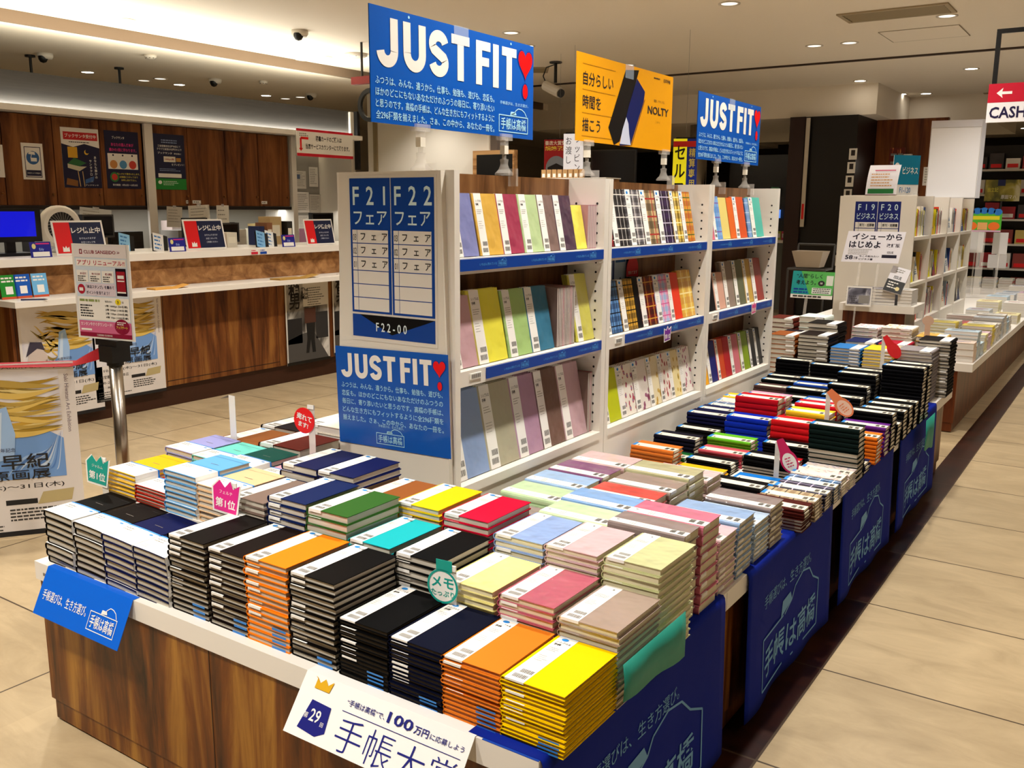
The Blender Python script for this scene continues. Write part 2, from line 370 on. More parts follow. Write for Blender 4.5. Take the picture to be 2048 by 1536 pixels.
for x, y, z, lb in [(-9.47, 5.31, 2.3, 'first'), (-9.48, 6.3, 2.3, 'second')]:
    t = thing('hanging_rod', 'black rod hanging from the ceiling behind the dark fascia, %s from the till screen' % lb, 'rod', (x, y, z)); a = MB(); a.cyl((0, 0, 0), (0, 0, CEIL-.092-z), .014, BLACK, 8); a.build('rod', t)
    a = MB(); a.cyl((0, 0, CEIL-.11-z), (0, 0, CEIL-.091-z), .05, BLACK, 12); a.box(-.02, .02, -.25, .25, -.03, 0, BLACK); a.build('ceiling_flange', t)
t = thing('bullet_camera', 'white bullet security camera hanging from a dark ceiling bracket', 'security camera', (-5.55, 9.0, CEIL))
a = MB(); a.cyl((0, 0, 0), (0, 0, -.22), .018, BLACK, 8); a.cyl((0, 0, -.015), (0, 0, 0), .07, DGREY, 12); a.build('bracket', t)
a = MB(); a.cyl((-.13, .0, -.24), (.1, -.06, -.34), .055, mat('#cfc8bc', .4), 14); a.build('camera_body', t); a = MB(); a.cyl((.1, -.06, -.34), (.12, -.065, -.349), .045, BLACK, 14); a.build('lens', t)
a = MB(); a.tube([(-.02, 0, -.03), (-.12, 0, -.05), (-.16, .0, -.14), (-.12, 0, -.22)], .006, INK, 6); a.build('cable', t)
t = thing('alarm_bell', 'red box with a round black alarm bell beside the big blue sign', 'alarm', (-6.5, 6.95, 2.65))
a = MB(); a.box(-.12, .12, -.03, .03, -.04, .03, mat('#8e1512', .4)); a.build('red_box', t); a = MB(); a.lathe([(.16, 0), (.16, .02), (.12, .03), (.12, -.0), (.16, 0)], (.09, 0, -.24), BLACK, axis='y'); a.build('bell_ring', t)
a = MB(); a.cyl((0, 0, .02), (0, 0, CEIL-2.651), .012, DGREY, 8); a.build('hanger_rod', t)

# ================================================================== THE BOOK ISLAND
TZ = .478; TX0, TX1, TY0, TY1 = -2.447, -.79, 1.257, 5.5
def table(name, label, x0, x1, y0, y1, z, woodm, inset=.085):
    t = thing(name, label, 'display table', (x0, y0, 0)); w, d = x1-x0, y1-y0
    a = MB(); a.box(0, w, 0, d, z-.052, z, WHITE)
    for k in range(1, int(d/.9)+1): a.box(w-.0005, w+.0006, k*.9-.001, k*.9+.001, z-.05, z-.002, LGREY)
    a.build('tabletop', t)
    a = MB(); a.box(.008, w-inset, .008, d-.008, .065, z-.053, woodm)
    a.build('base_panel', t)
    a = MB(); a.box(.02, w-inset-.008, .012, d-.02, .006, .064, woodm); a.build('plinth', t)
    a = MB(); a.box(.05, w-inset-.03, .04, d-.05, 0, .005, BLACK); a.build('foot', t)
    return t
tb = table('display_table', 'low white-topped wooden display table piled with planners in front', TX0, TX1, TY0, TY1, TZ, WOOD_T, .036)
a = MB(); mp = front(.0008, .008)
for x in (.73, 1.36): a.rect(mp, x, .068, x+.003, TZ-.056, mat('#241108', .6))
a.build('panel_seam', tb)
a = MB(); a.box(.04, .075, -.0008, 0, TZ-.034, TZ-.026, mat('#77706a', .5)); a.build('name_plate', tb)

ORD = 'top second third fourth fifth sixth seventh eighth ninth tenth eleventh twelfth thirteenth fourteenth fifteenth sixteenth seventeenth eighteenth nineteenth twentieth'.split()
def ribbon(w, t, c, r, n=5, seg=6, sag=0.0):
    """cross-section of a folded book cover: bottom board, round spine at x=0, top board"""
    out, inn = [], []
    for i in range(seg+1): out.append((r+(w-r)*(1-i/seg), t)); inn.append((r+(w-r)*(1-i/seg), t-c))
    h = t/2
    for i in range(1, n):
        a = PI/2+PI*i/n; out.append((r+r*math.cos(a), h+h*math.sin(a))); inn.append((r+(r-c)*math.cos(a), h+(h-c)*math.sin(a)))
    for i in range(seg+1): out.append((r+(w-r)*i/seg, 0)); inn.append((r+(w-r)*i/seg, c))
    f = lambda p: (p[0], p[1]-sag*(max(p[0], 0)/w)**2)
    return [f(p) for p in out], [f(p) for p in inn]
def cover_mesh(w, d, t, m, c=.0017, r=.006, sag=0.0, seg=1):
    o, i = ribbon(w, t, c, r, 5, seg, sag); a = MB(); n = len(o)
    vs = [(x, 0, z) for x, z in o]+[(x, 0, z) for x, z in i]+[(x, d, z) for x, z in o]+[(x, d, z) for x, z in i]; fs = []
    for k in range(n-1):
        fs += [(k, k+1, n+k+1, n+k), (2*n+k, 3*n+k, 3*n+k+1, 2*n+k+1), (k, 2*n+k, 2*n+k+1, k+1), (n+k, n+k+1, 3*n+k+1, 3*n+k)]
    fs += [(0, n, 3*n, 2*n), (n-1, 3*n-1, 4*n-1, 2*n-1)]
    a.add(vs, fs, m); return a.mesh('cover')
def pages_mesh(w, d, t, m, c=.0017, sag=0.0, seg=1, inset=.003):
    a = MB(); vs = []
    for i in range(seg+1):
        x = .004+(w-inset-.004)*i/seg; s = sag*(x/w)**2
        vs += [(x, inset, c-s), (x, d-inset, c-s), (x, d-inset, t-c-s), (x, inset, t-c-s)]
    fs = [(0, 1, 2, 3)[::-1], tuple(range(4*seg, 4*seg+4))]
    for i in range(seg):
        p, q = 4*i, 4*i+4; fs += [(p, q, q+1, p+1), (p+1, q+1, q+2, p+2), (p+2, q+2, q+3, p+3), (p+3, q+3, q, p)]
    a.add(vs, fs, m); return a.mesh('pages')
def band_mesh(w, d, t, style, sag=0.0, seg=1, c=.0017, tail=True):
    a = MB(); e = .0004; zz = lambda x: t+e-sag*(max(x, 0)/w)**2
    def strip(x0, x1, y0, y1, m, n=1):
        for k in range(n):
            xa, xb = x0+(x1-x0)*k/n, x0+(x1-x0)*(k+1)/n
            a.poly([(xa, y0, zz(xa)), (xb, y0, zz(xb)), (xb, y1, zz(xb)), (xa, y1, zz(xa))], m)
    if style == 'side':       # paper band along the spine side, folded over head and tail
        x0, x1 = w*.07, w*.37
        strip(x0, x1, -.0005, d+.0005, PAPER)
        for y in (-.0006, d+.0006) if tail else (): a.poly([(x0, y, t*.62), (x1, y, t*.62), (x1, y, zz(x1)), (x0, y, zz(x0))], PAPER)
    elif style == 'back':     # same band, book lying on its face: only the blue tail of the band shows at the edge
        x0, x1 = w*.6, w*.92
        for y in (-.0006, d+.0006): a.poly([(x0, y, .0), (x1, y, .0), (x1, y, t*.42), (x0, y, t*.42)], BANDBLUE)
    elif style == 'wide':     # broad band round the lower part
        strip(.0, w, .002, d*.40, PAPER, max(seg, 1)); strip(.0, w, d*.40, d*.43, LOGO, max(seg, 1))
        a.poly([(w+.0005, .002, -sag), (w+.0005, d*.4, -sag), (w+.0005, d*.4, zz(w)), (w+.0005, .002, zz(w))], PAPER); a.poly([(w+.0005, d*.4, -sag), (w+.0005, d*.43, -sag), (w+.0005, d*.43, zz(w)), (w+.0005, d*.4, zz(w))], LOGO)
    elif style == 'slim':
        x0, x1 = w*.10, w*.56
        strip(x0, x1, -.0004, d+.0004, PAPER2)
        a.poly([(x0, -.0005, t*.4), (x1, -.0005, t*.4), (x1, -.0005, zz(x1)), (x0, -.0005, zz(x0))], PAPER2)
    return a.mesh('paper_band')
def print_mesh(w, d, t, style, title=True, sag=0.0):
    a = MB(); e = .0006+t; fl = lambda u, v, l=1: (u, v, e-sag*(max(u, 0)/w)**2+.0002*l)
    if style == 'wide':
        a.disc(fl, w*.86, d*.35, w*.055, d*.018, LOGO); a.lines(fl, w*.1, d*.34, w*.5, 2, d*.05, d*.018, TXT); a.lines(fl, w*.1, d*.14, w*.4, 3, d*.03, d*.008, TXT)
        a.lines(fl, w*.45, d*.6, w*.75, 1, .01, d*.012, mat('#6d6660', .5)); a.rect(fl, w*.02, d*.88, w*.98, d*.885, mat('#0a0908', .6))
        return a.mesh('printing')
    if style == 'slim':
        x0, x1 = w*.10, w*.56; bw = x1-x0
        a.rect(fl, x0, d*.93, x1, d*1.0, LOGO); a.lines(fl, x0+bw*.1, d*.88, x1-bw*.4, 1, 1, d*.03, BAR)
        for v in (.05, .17):
            for k in range(7): a.rect(fl, x0+bw*(.15+.09*k), d*v, x0+bw*(.15+.09*k+.05), d*(v+.08), BAR)
        return a.mesh('printing')
    x0, x1 = w*.07, w*.37; bw = x1-x0; blue = style == 'side'
    if blue: a.disc(fl, x0+bw*.42, d*.945, bw*.19, d*.028, LOGO); a.rect(fl, x0, d*.985, x1, d*1.0, mat('#cfe4f5', .5))
    if title: a.textfit('シンプルな', INK, fl, x0+bw*.14, d*.86, x1-bw*.08, d*.04, .01); a.textfit('手帳', INK, fl, x0+bw*.14, d*.80, x0+bw*.52, d*.045, .02)
    else: a.text('手帳' if blue else 'B', INK, fl, x0+bw*.62, d*.9, d*.05)
    a.lines(fl, x0+bw*.15, d*.74, x1-bw*.1, 3, d*.03, d*.008, TXT, seed=int(w*9999))
    a.lines(fl, x0+bw*.15, d*.55, x1-bw*.2, 4, d*.035, d*.006, TXT, seed=3)
    for v, o in ((.155, .3), (.05, .2)):
        rnd = random.Random(5)
        u = x0+bw*o
        while u < x1-bw*.1:
            q = rnd.uniform(.03, .07)*bw; a.rect(fl, u, d*v, u+q*.6, d*(v+.07), BAR); u += q*1.25
    return a.mesh('printing')
def put_book(name, meshes, loc, rz, label, cat, group, tilt=None):
    t = thing(name, label, cat, loc, rz, group, tilt)
    for nm, me in meshes: link(nm, me, t)
    return t
def lab(what, i, n, where):
    return '%s %s %s' % (what, 'on top of' if i == 0 else ('at the bottom of' if i == n-1 else ORD[i]+' from top of'), where)
def stack(name, cat, group, x, y, ztop, n, size, col, what, where, band='side', rot=0, title=False, sag=0.0, pg=None, base=TZ, back=0, flip=0, jit=.0026, clear=False, mesh_cover=None):
    """n separate books piled from base to ztop; x,y is the spine corner nearest the reader"""
    w, d = size; t = (ztop-base)/n-.0002; seg = 4 if sag else 1
    cm = mesh_cover or (vinyl(col) if clear else (mat(inky(col), .6, .0, .05) if not isinstance(col, bpy.types.Material) else col))
    pgm = pg or (PAGES_C if clear else PAGES)
    cov = cover_mesh(w, d, t, cm, min(.0018, t*.14), min(.006, t*.5), sag, seg); pag = pages_mesh(w, d, t, pgm, min(.0019, t*.15), sag, seg)
    bnd = band_mesh(w, d, t, band, sag, seg) if band else None; bnt = band_mesh(w, d, t, band, sag, seg, tail=False) if band else None; bbk = band_mesh(w, d, t, 'back') if back else None
    prn = print_mesh(w, d, t, band if not clear else 'clear', title, sag) if band else None
    for i in range(n):
        z = ztop-(i+1)*(t+.0002)+sag*.0
        jx, jy, jr = random.uniform(-jit, jit), random.uniform(-jit, jit), random.uniform(-.010, .010)
        ms = [('cover', cov), ('pages', pag)]
        if band: ms.append(('paper_band', (bnd if random.random() < .5 or i == 0 else bnt) if not (back and i >= n-back) else bbk))
        if band and i == 0: ms.append(('printing', prn))
        r = rot+jr; px, py = x+jx, y+jy
        if flip and i >= n-flip:
            c_, s_ = math.cos(rot), math.sin(rot); px += c_*w-s_*d; py += s_*w+c_*d; r += PI
        put_book(name, ms, (px, py, z), r, lab(what, i, n, where), cat, group)

A5 = (.138, .197)
G_F = 'leather planners in the stacks at the front end'
# front row, left part: bendy planners with broad bands
for x, c, what, where, zt in [(-2.412, '#15100e', 'black soft planner', 'the stack at the white corner plate', .627), (-2.272, '#1b110d', 'dark brown soft planner', 'the second stack from the corner plate', .622),
                              (-2.138, '#0c1240', 'navy soft planner', 'the third stack from the corner plate', .618), (-2.008, '#0a1034', 'navy soft planner', 'the stack squeezed beside tall brown ones', .612)]:
    stack('planner', 'planner', G_F, x, 1.276, zt, 8, (.131, .2), c, what, where, 'wide', sag=.0045, jit=.003)
FR = [(-1.876, .671, 14, '#17100d', 'black-brown planner', 'the stack left of the dark brown one', 3), (-1.729, .669, 14, '#1d0f0c', 'dark brown planner', 'the stack touching the tall orange one', 3),
      (-1.597, .677, 14, '#ec7c14', 'bright orange planner', 'the tall orange stack amid black ones', 4), (-1.456, .674, 14, '#120d0c', 'black planner', 'the stack right of tall orange', 2),
      (-1.308, .608, 14, '#0c0c0e', 'black thin planner', 'the lower stack beside navy', 4), (-1.168, .605, 14, '#0b1230', 'navy thin planner', 'the stack between black and terracotta orange', 3),
      (-1.033, .602, 13, '#dc7a22', 'terracotta orange planner', 'the stack next to the yellow corner', 5), (-.893, .604, 14, '#f2c800', 'yellow planner', 'the yellow stack on the table corner', 4)]
for k, (x, zt, n, c, what, where, bk) in enumerate(FR):
    stack('planner', 'planner', G_F, x, 1.285, zt, n, A5, c, what, where, 'side', title=k >= 4, back=bk, pg=PAGES if k < 4 else mat({4: '#4a4238', 5: '#4c443c', 6: '#b5764a', 7: '#b7973a'}[k], .8))
# risers that lift the rows behind
def riser(x0, x1, y0, y1, z1, label):
    t = thing('display_riser', label, 'riser', (x0, y0, TZ)); a = MB(); a.box(0, x1-x0, 0, y1-y0, z1-TZ-.006, z1-TZ, WHITE); a.build('top_board', t)
    a = MB(); a.box(0, .006, 0, y1-y0, 0, z1-TZ-.006, WHITE); a.build('side_board', t); a = MB(); a.box(x1-x0-.006, x1-x0, 0, y1-y0, 0, z1-TZ-.006, WHITE); a.build('side_board', t)
riser(-2.447, -1.345, 1.486, 1.684, .612, 'white riser under the yellow to green planners in the second row')
riser(-1.335, -.905, 1.486, 1.684, .575, 'white riser under the black, cream and rose planners')
riser(-2.447, -1.37, 1.688, 1.88, .64, 'white riser under the lavender to yellow planners in the third row')
riser(-1.36, -.915, 1.688, 1.88, .61, 'white riser under the red, pale blue and blush planners')
riser(-2.447, -2.03, 1.884, 2.26, .62, 'white riser under the maroon planners beside the shelf end')
G_2 = 'planners in the second and third rows'
R2Z, R3Z = .6125, .6405
for x, zt, n, c, what, where, bd in [(-2.445, .69, 6, '#e9b713', 'yellow planner', 'the stack with the teal crown tag', 'wide'), (-2.31, .665, 5, '#a8200f', 'red planner', 'the low stack beside light blue', 'wide'),
        (-2.172, .733, 8, '#5f9fd2', 'light blue planner', 'the tallest pale stack of its row', 'wide'), (-2.03, .716, 7, '#d9b48a', 'beige planner', 'the stack with the pink crown tag', 'wide'),
        (-1.9, .709, 6, '#77645a', 'taupe planner', 'the stack right of beige', 'side'), (-1.755, .735, 7, '#10204f', 'dark blue planner', 'the stack left of forest green', 'side'), (-1.612, .731, 6, '#2f5a22', 'forest green planner', 'the green stack above teal', 'side')]:
    stack('planner', 'planner', G_2, x, 1.49, zt, n, (.136, .19), c, what, where, bd, base=R2Z, sag=.003 if bd == 'wide' else 0)
stack('planner', 'planner', G_2, -1.478, 1.49, .682, 4, (.13, .19), '#1aa6ae', 'turquoise planner', 'the stack below forest green', 'side', base=R2Z)
stack('planner', 'planner', G_2, -1.333, 1.49, .68, 6, (.134, .19), '#0d0c0c', 'black planner', 'the stack with the round teal tag', 'side', base=.5755)
G_C = 'pastel notebooks in clear covers at the front end'
for x, zt, n, c, what, where, b in [(-1.191, .651, 5, '#eadf8e', 'cream yellow clear-covered notebook', 'the stack behind navy', .5755), (-1.045, .652, 5, '#b8586c', 'rose clear-covered notebook', 'the stack behind terracotta', .5755), (-.896, .642, 11, '#a48f83', 'taupe clear-covered notebook', 'the stack behind corner yellow', TZ)]:
    stack('clear_cover_notebook', 'notebook', G_C, x, 1.49, zt, n, (.139, .19), c, what, where, 'side', base=b, clear=True)
for x, zt, n, c, what, where, bd in [(-2.447, .711, 4, '#9a9bd2', 'lavender planner', 'the stack behind yellow', 'wide'), (-2.318, .706, 4, '#6fcfc4', 'mint planner', 'the stack behind red', 'wide'), (-2.185, .71, 4, '#0c4a42', 'dark teal planner', 'the stack behind light blue', 'wide'),
        (-2.055, .692, 3, '#e3a4b4', 'pink planner', 'the stack behind beige', 'wide'), (-1.927, .746, 5, '#131a45', 'navy planner', 'the stack below the sold-well tag', 'side'), (-1.785, .747, 6, '#10174a', 'navy planner', 'the stack below the blue poster', 'side'),
        (-1.642, .705, 4, '#8f5429', 'tan brown planner', 'the stack behind forest green', 'side'), (-1.498, .714, 5, '#ecc313', 'golden yellow planner', 'the stack touching crimson', 'side')]:
    stack('planner', 'planner', G_2, x, 1.692, zt, n, (.13 if bd == 'wide' else .137, .187), c, what, where, bd, base=R3Z, sag=.003 if bd == 'wide' else 0)
stack('planner', 'planner', G_2, -1.352, 1.692, .714, 6, (.139, .187), '#c90f33', 'crimson planner', 'the stack touching golden yellow', 'side', base=.6105)
for x, zt, n, c, what, where, b in [(-1.2, .692, 5, '#93aee0', 'pale blue clear-covered notebook', 'the stack behind cream yellow', .6105), (-1.056, .696, 6, '#d9b9bf', 'blush pink clear-covered notebook', 'the stack behind rose', .6105), (-.907, .70, 13, '#cdd09a', 'sage green clear-covered notebook', 'the stack behind taupe', TZ)]:
    stack('clear_cover_notebook', 'notebook', G_C, x, 1.692, zt, n, (.139, .182), c, what, where, 'side', base=b, clear=True, pg=PAGES_C)
for x, y, zt, n, c, what, where, pgm in [(-2.447, 1.89, .70, 3, '#8a5226', 'tan planner with white band', 'the stack behind lavender', PAGES), (-2.25, 1.89, .715, 3, '#5a1c14', 'maroon planner', 'the stack nearest the red tag', PAGES), (-2.447, 2.07, .71, 4, '#241a22', 'black planner', 'the pile nearest the till aisle', PAGES),
        (-2.24, 2.07, .745, 5, '#e9e2d4', 'ivory planner', 'the pile beside the shelf end', PAGES_W)]:
    stack('planner', 'planner', G_2, x, y, zt, n, (.19, .17), c, what, where, 'side', base=.6205, pg=pgm)

# aisle side: notebooks turned to face the aisle
G_P = 'pastel notebooks in clear covers along the aisle'
def aisle(x, y, zt, n, c, what, where, size=(.122, .2), base=TZ, **k): stack('clear_cover_notebook', 'notebook', G_P, x, y, zt, n, size, c, what, where, 'side', rot=PI/2, base=base, clear=True, **k)
N_ = ' clear-covered notebook'
aisle(-.80, 1.885, .706, 9, '#8f7f7c', 'mauve grey'+N_, 'the stack behind sage', (.09, .2))
aisle(-.795, 1.983, .704, 9, '#d0708c', 'deep pink'+N_, 'the pink aisle-edge stack', (.112, .205))
aisle(-.80, 2.112, .627, 9, '#dcbcc4', 'pale pink'+N_, 'the stack beyond deep pink')
aisle(-.80, 2.243, .635, 9, '#8fb0dc', 'light blue'+N_, 'the aisle-edge stack beyond pale pink')
aisle(-.80, 2.375, .592, 8, '#b7cfe8', 'icy blue'+N_, 'the low stack beyond light blue')
aisle(-.80, 2.505, .603, 8, '#8d7d7b', 'mauve grey'+N_, 'the stack before the brown slim planners', (.116, .2))
aisle(-1.03, 1.935, .672, 8, '#c8e2b4', 'pale green'+N_, 'the stack behind blush pink', (.114, .2))
aisle(-1.03, 2.056, .676, 8, '#83ade2', 'sky blue'+N_, 'the middle stack beside deep pink', (.114, .205))
aisle(-1.03, 2.178, .66, 8, '#d2473c', 'coral red'+N_, 'the stack between sky blue and taupe', (.124, .2))
aisle(-1.03, 2.311, .658, 8, '#9a877c', 'taupe'+N_, 'the middle stack beyond coral red', (.128, .2))
aisle(-1.03, 2.449, .664, 8, '#b8b48a', 'olive sage'+N_, 'the middle stack beyond taupe', (.124, .205))
aisle(-1.03, 2.585, .625, 7, '#dcc0c0', 'blush'+N_, 'the middle stack beyond olive sage', (.118, .2))
aisle(-1.335, 2.07, .58, 5, '#9a8684', 'mauve grey'+N_, 'the low stack under the bookshelf end', (.12, .2))
aisle(-1.335, 2.2, .604, 6, '#c6e4b2', 'mint green'+N_, 'the stack under the bookshelf, first', (.128, .2))
aisle(-1.335, 2.336, .606, 6, '#a3c6ee', 'baby blue'+N_, 'the stack under the bookshelf after mint', (.13, .2))
aisle(-1.335, 2.474, .608, 6, '#85507c', 'plum purple'+N_, 'the stack under the bookshelf after baby blue', (.135, .2))
aisle(-1.335, 2.62, .606, 6, '#dcbcbe', 'powder pink'+N_, 'the stack under the bookshelf after plum', (.14, .2))

G_S = 'slim pocket planners along the aisle side'
SL = (.093, .175)
PL_BEIGE = plaid('#d8c39a', '#6d4a2b', '#2a1c14'); PL_NAVY = plaid('#2a2348', '#14102a', '#c9c2d8'); PL_BLUE = plaid('#4b7fb4', '#101c38', '#dfe6ee'); FLO1 = floral('#e9ddd0', '#b8809a', '#caa25a'); FLO2 = floral('#eadfd6', '#7d86b8', '#c98a72')
def slim(x, y, zt, n, c, what, where, size=SL, **k): stack('pocket_planner', 'planner', G_S, x, y, zt, n, size, c, what+' slim planner', where, 'slim', rot=PI/2, **k)
slim(-.765, 2.703, .549, 7, '#4a1812', 'dark brown', 'the first slim stack at the aisle', flip=4)
slim(-.765, 2.82, .544, 6, PL_BEIGE, 'beige plaid', 'the beige plaid aisle stack'); slim(-.765, 2.935, .54, 6, PL_NAVY, 'navy plaid', 'the navy plaid aisle stack')
slim(-.765, 3.034, .537, 6, PL_BLUE, 'blue plaid', 'the blue plaid aisle stack'); slim(-.765, 3.132, .54, 6, FLO1, 'mauve floral', 'the stack beyond blue plaid'); slim(-.765, 3.232, .532, 6, FLO2, 'lilac floral', 'the stack at the dark green pile')
slim(-.765, 3.336, .673, 11, '#0c221f', 'dark green', 'the tall dark green stack', flip=6, size=(.1, .178))
slim(-.765, 3.452, .52, 3, '#141238', 'midnight blue', 'the low stack behind dark green'); slim(-.765, 3.62, .585, 7, '#e2711a', 'orange', 'the orange stack at the aisle edge', size=(.1, .175)); slim(-.765, 3.755, .598, 7, '#5b1f7a', 'purple', 'the purple stack behind orange'); slim(-.765, 3.86, .632, 9, '#0d0c10', 'black', 'the stack behind purple')
slim(-.765, 3.975, .57, 5, '#101014', 'black', 'the low aisle stack two behind purple'); slim(-.765, 4.09, .602, 7, '#121212', 'black', 'the aisle stack three behind purple'); slim(-.765, 4.2, .602, 7, '#0c0c0e', 'black', 'the aisle stack four behind purple'); slim(-.765, 4.32, .602, 7, '#131216', 'black', 'the aisle stack before the tall tower'); slim(-.765, 4.45, .737, 16, '#0a0910', 'black', 'the tallest black tower', size=(.098, .18)); slim(-.765, 4.565, .735, 15, '#0b0b0f', 'black', 'the tower behind the tallest', size=(.098, .18))
slim(-.97, 2.905, .528, 4, '#120d0d', 'black', 'the stack beyond mauve grey notebooks'); slim(-.955, 3.06, .502, 2, '#1272c8', 'bright blue', 'the flat stack behind the pink oval tag'); slim(-.97, 3.215, .549, 6, '#0e0d0d', 'black', 'the stack behind bright blue', flip=3)
slim(-.985, 3.33, .515, 3, '#b3131c', 'red', 'the low red stack behind black'); slim(-.97, 3.43, .553, 6, '#0f0e10', 'black', 'the stack before the big red pile'); slim(-.98, 3.54, .622, 6, '#c4141c', 'scarlet', 'the thick red stack beside dark green', size=(.1, .176)); slim(-.97, 3.70, .632, 7, '#f0c12a', 'yellow', 'the yellow stack with the orange tag', size=(.1, .175))
slim(-.97, 3.81, .646, 8, '#c01526', 'red', 'the stack right behind yellow'); slim(-.97, 3.915, .642, 8, '#123f8f', 'royal blue', 'the stack two behind yellow'); slim(-.97, 4.05, .57, 5, '#111014', 'black', 'the low stack behind royal blue'); slim(-.97, 4.185, .616, 8, '#0d0c10', 'black', 'the second stack behind royal blue'); slim(-.97, 4.3, .648, 9, '#0f0e12', 'black', 'the third stack behind royal blue'); slim(-.97, 4.455, .681, 11, '#0b0a0e', 'black', 'the fourth stack behind royal blue'); slim(-.97, 4.56, .684, 11, '#0c0b0e', 'black', 'the fifth stack behind royal blue')
slim(-1.17, 3.05, .505, 2, '#f0b21c', 'amber yellow', 'the flat stack beside olive sage'); slim(-1.17, 3.155, .519, 4, '#0f0d0f', 'black', 'the stack behind amber yellow'); slim(-1.17, 3.268, .532, 4, '#c3505c', 'salmon pink', 'the salmon stack before lime'); slim(-1.17, 3.36, .561, 6, '#5fae22', 'lime green', 'the lime green stack'); slim(-1.17, 3.547, .611, 6, '#0b28a8', 'cobalt blue', 'the thick cobalt stack', size=(.1, .176)); slim(-1.17, 3.66, .675, 8, '#b40f1e', 'ruby red', 'the tallest red stack', size=(.1, .18)); slim(-1.17, 3.77, .665, 9, '#dc9ab0', 'rose pink', 'the stack behind ruby red')
for y, zt, n, c, w_, wh in [(4.1, .565, 5, '#131216', 'black', 'the row behind rose pink'), (4.205, .585, 6, '#0d0c0e', 'black', 'the second row behind rose pink'), (4.315, .604, 7, '#100f14', 'black', 'the third row behind rose pink'), (4.425, .61, 7, '#113a94', 'blue', 'the blue row amid black'), (4.535, .62, 8, '#0d0c10', 'black', 'the row behind the blue one'), (4.69, .669, 10, '#0c0b0f', 'black', 'the last tall row, inner')]: slim(-1.17, y, zt, n, c, w_, wh)
slim(-1.37, 2.985, .505, 2, '#3c78bc', 'denim blue', 'the flat stack under orange', size=(.1, .18)); slim(-1.37, 3.088, .555, 5, '#d4712a', 'burnt orange', 'the burnt orange stack near the shelf'); slim(-1.37, 3.19, .505, 2, '#1a5a2a', 'green', 'the low green stack behind orange'); slim(-1.37, 3.285, .557, 5, '#1d1a30', 'dark navy', 'the stack behind burnt orange')
slim(-1.37, 3.5, .545, 5, '#100f10', 'black', 'the stack left of lime green'); slim(-1.37, 3.615, .588, 7, '#101236', 'navy', 'the stack left of cobalt'); slim(-1.37, 3.72, .588, 7, '#171a44', 'navy', 'the stack behind navy near the shelf')
slim(-1.37, 3.83, .584, 7, PL_BLUE, 'checked blue', 'the checked stack near the shelf'); slim(-1.37, 3.935, .584, 7, FLO2, 'flowery lilac', 'the flowery stack near the shelf'); slim(-1.37, 4.035, .589, 7, '#eec12c', 'sunny yellow', 'the yellow stack near the shelf'); slim(-1.37, 4.2, .565, 5, FLO1, 'flowery mauve', 'the stack behind sunny yellow'); slim(-1.37, 4.43, .578, 6, '#4a3230', 'brown', 'the brown stack near the shelf'); slim(-1.37, 4.545, .591, 7, '#0e0d10', 'black', 'the stack behind brown'); slim(-1.37, 4.645, .597, 7, '#0f0e12', 'black', 'the second stack behind brown'); slim(-1.37, 4.755, .668, 11, '#0b0a0d', 'black', 'the last tall row, by the shelf')

# far end of the island: books facing the other way
G_E = 'thick notebooks on the far end of the island'
def far(xl, y, zt, n, w, c, what, where, base=TZ, **k): stack('thick_notebook', 'notebook', G_E, xl+w, y+.19, zt, n, (w, .19), c, what+' thick notebook', where, 'side', rot=PI, pg=PAGES, base=base, **k)
far(-1.66, 4.98, .765, 11, .145, '#8a4a1e', 'tan', 'the tan stack at the shelf corner'); far(-1.502, 4.98, .778, 15, .165, '#2a1a14', 'dark brown', 'the brown stack left of blue'); far(-1.327, 4.98, .722, 15, .158, '#2f74b8', 'blue', 'the blue-topped far stack'); far(-1.16, 4.98, .727, 15, .155, '#e3c227', 'yellow', 'the yellow-topped far stack'); far(-.99, 4.98, .74, 15, .168, '#8b8486', 'grey', 'the grey-topped far stack')
far(-1.68, 5.175, .75, 3, .16, '#2b2030', 'black', 'the pile behind tan', base=.68); far(-1.512, 5.175, .82, 5, .165, '#1a120f', 'black-brown', 'the pile behind dark brown', base=.69); far(-1.3, 5.175, .735, 3, .165, '#1b2452', 'navy', 'the pile behind blue', base=.66); far(-1.13, 5.175, .735, 3, .15, '#a81f34', 'crimson', 'the pile behind yellow', base=.66); far(-.93, 5.175, .775, 17, .16, '#16151a', 'black', 'the pile behind grey')
far(-1.8, 5.37, .81, 4, .15, '#5c2016', 'maroon', 'the last pile beside the shelf', base=.7); far(-1.62, 5.37, .83, 4, .15, '#d8e2da', 'pale green', 'the pale pile behind black-brown', base=.7); far(-1.32, 5.37, .79, 6, .14, floral('#efe6e4', '#d2304c', '#e78a9a', 5), 'red floral', 'the red floral far pile', base=.66); far(-1.16, 5.37, .80, 6, .16, floral('#efe9df', '#c8a24a', '#6b5a3a', 6), 'ivory floral', 'the ivory far pile', base=.66); far(-.98, 5.37, .765, 4, .15, floral('#d8a93a', '#8a6a2a', '#f0d88a', 4), 'golden patterned', 'the golden far pile', base=.66)
for x0, x1, y0, y1, z, lb in [(-1.69, -1.34, 5.172, 5.365, .68, 'white riser behind the tan and brown stacks'), (-1.31, -.97, 5.172, 5.365, .6598, 'white riser behind the blue and yellow stacks'), (-1.82, -1.45, 5.368, 5.565, .6998, 'white riser under the pale green pile'), (-1.44, -.82, 5.368, 5.565, .6598, 'white riser under the floral piles')]: riser(x0, x1, y0, y1, z, lb)

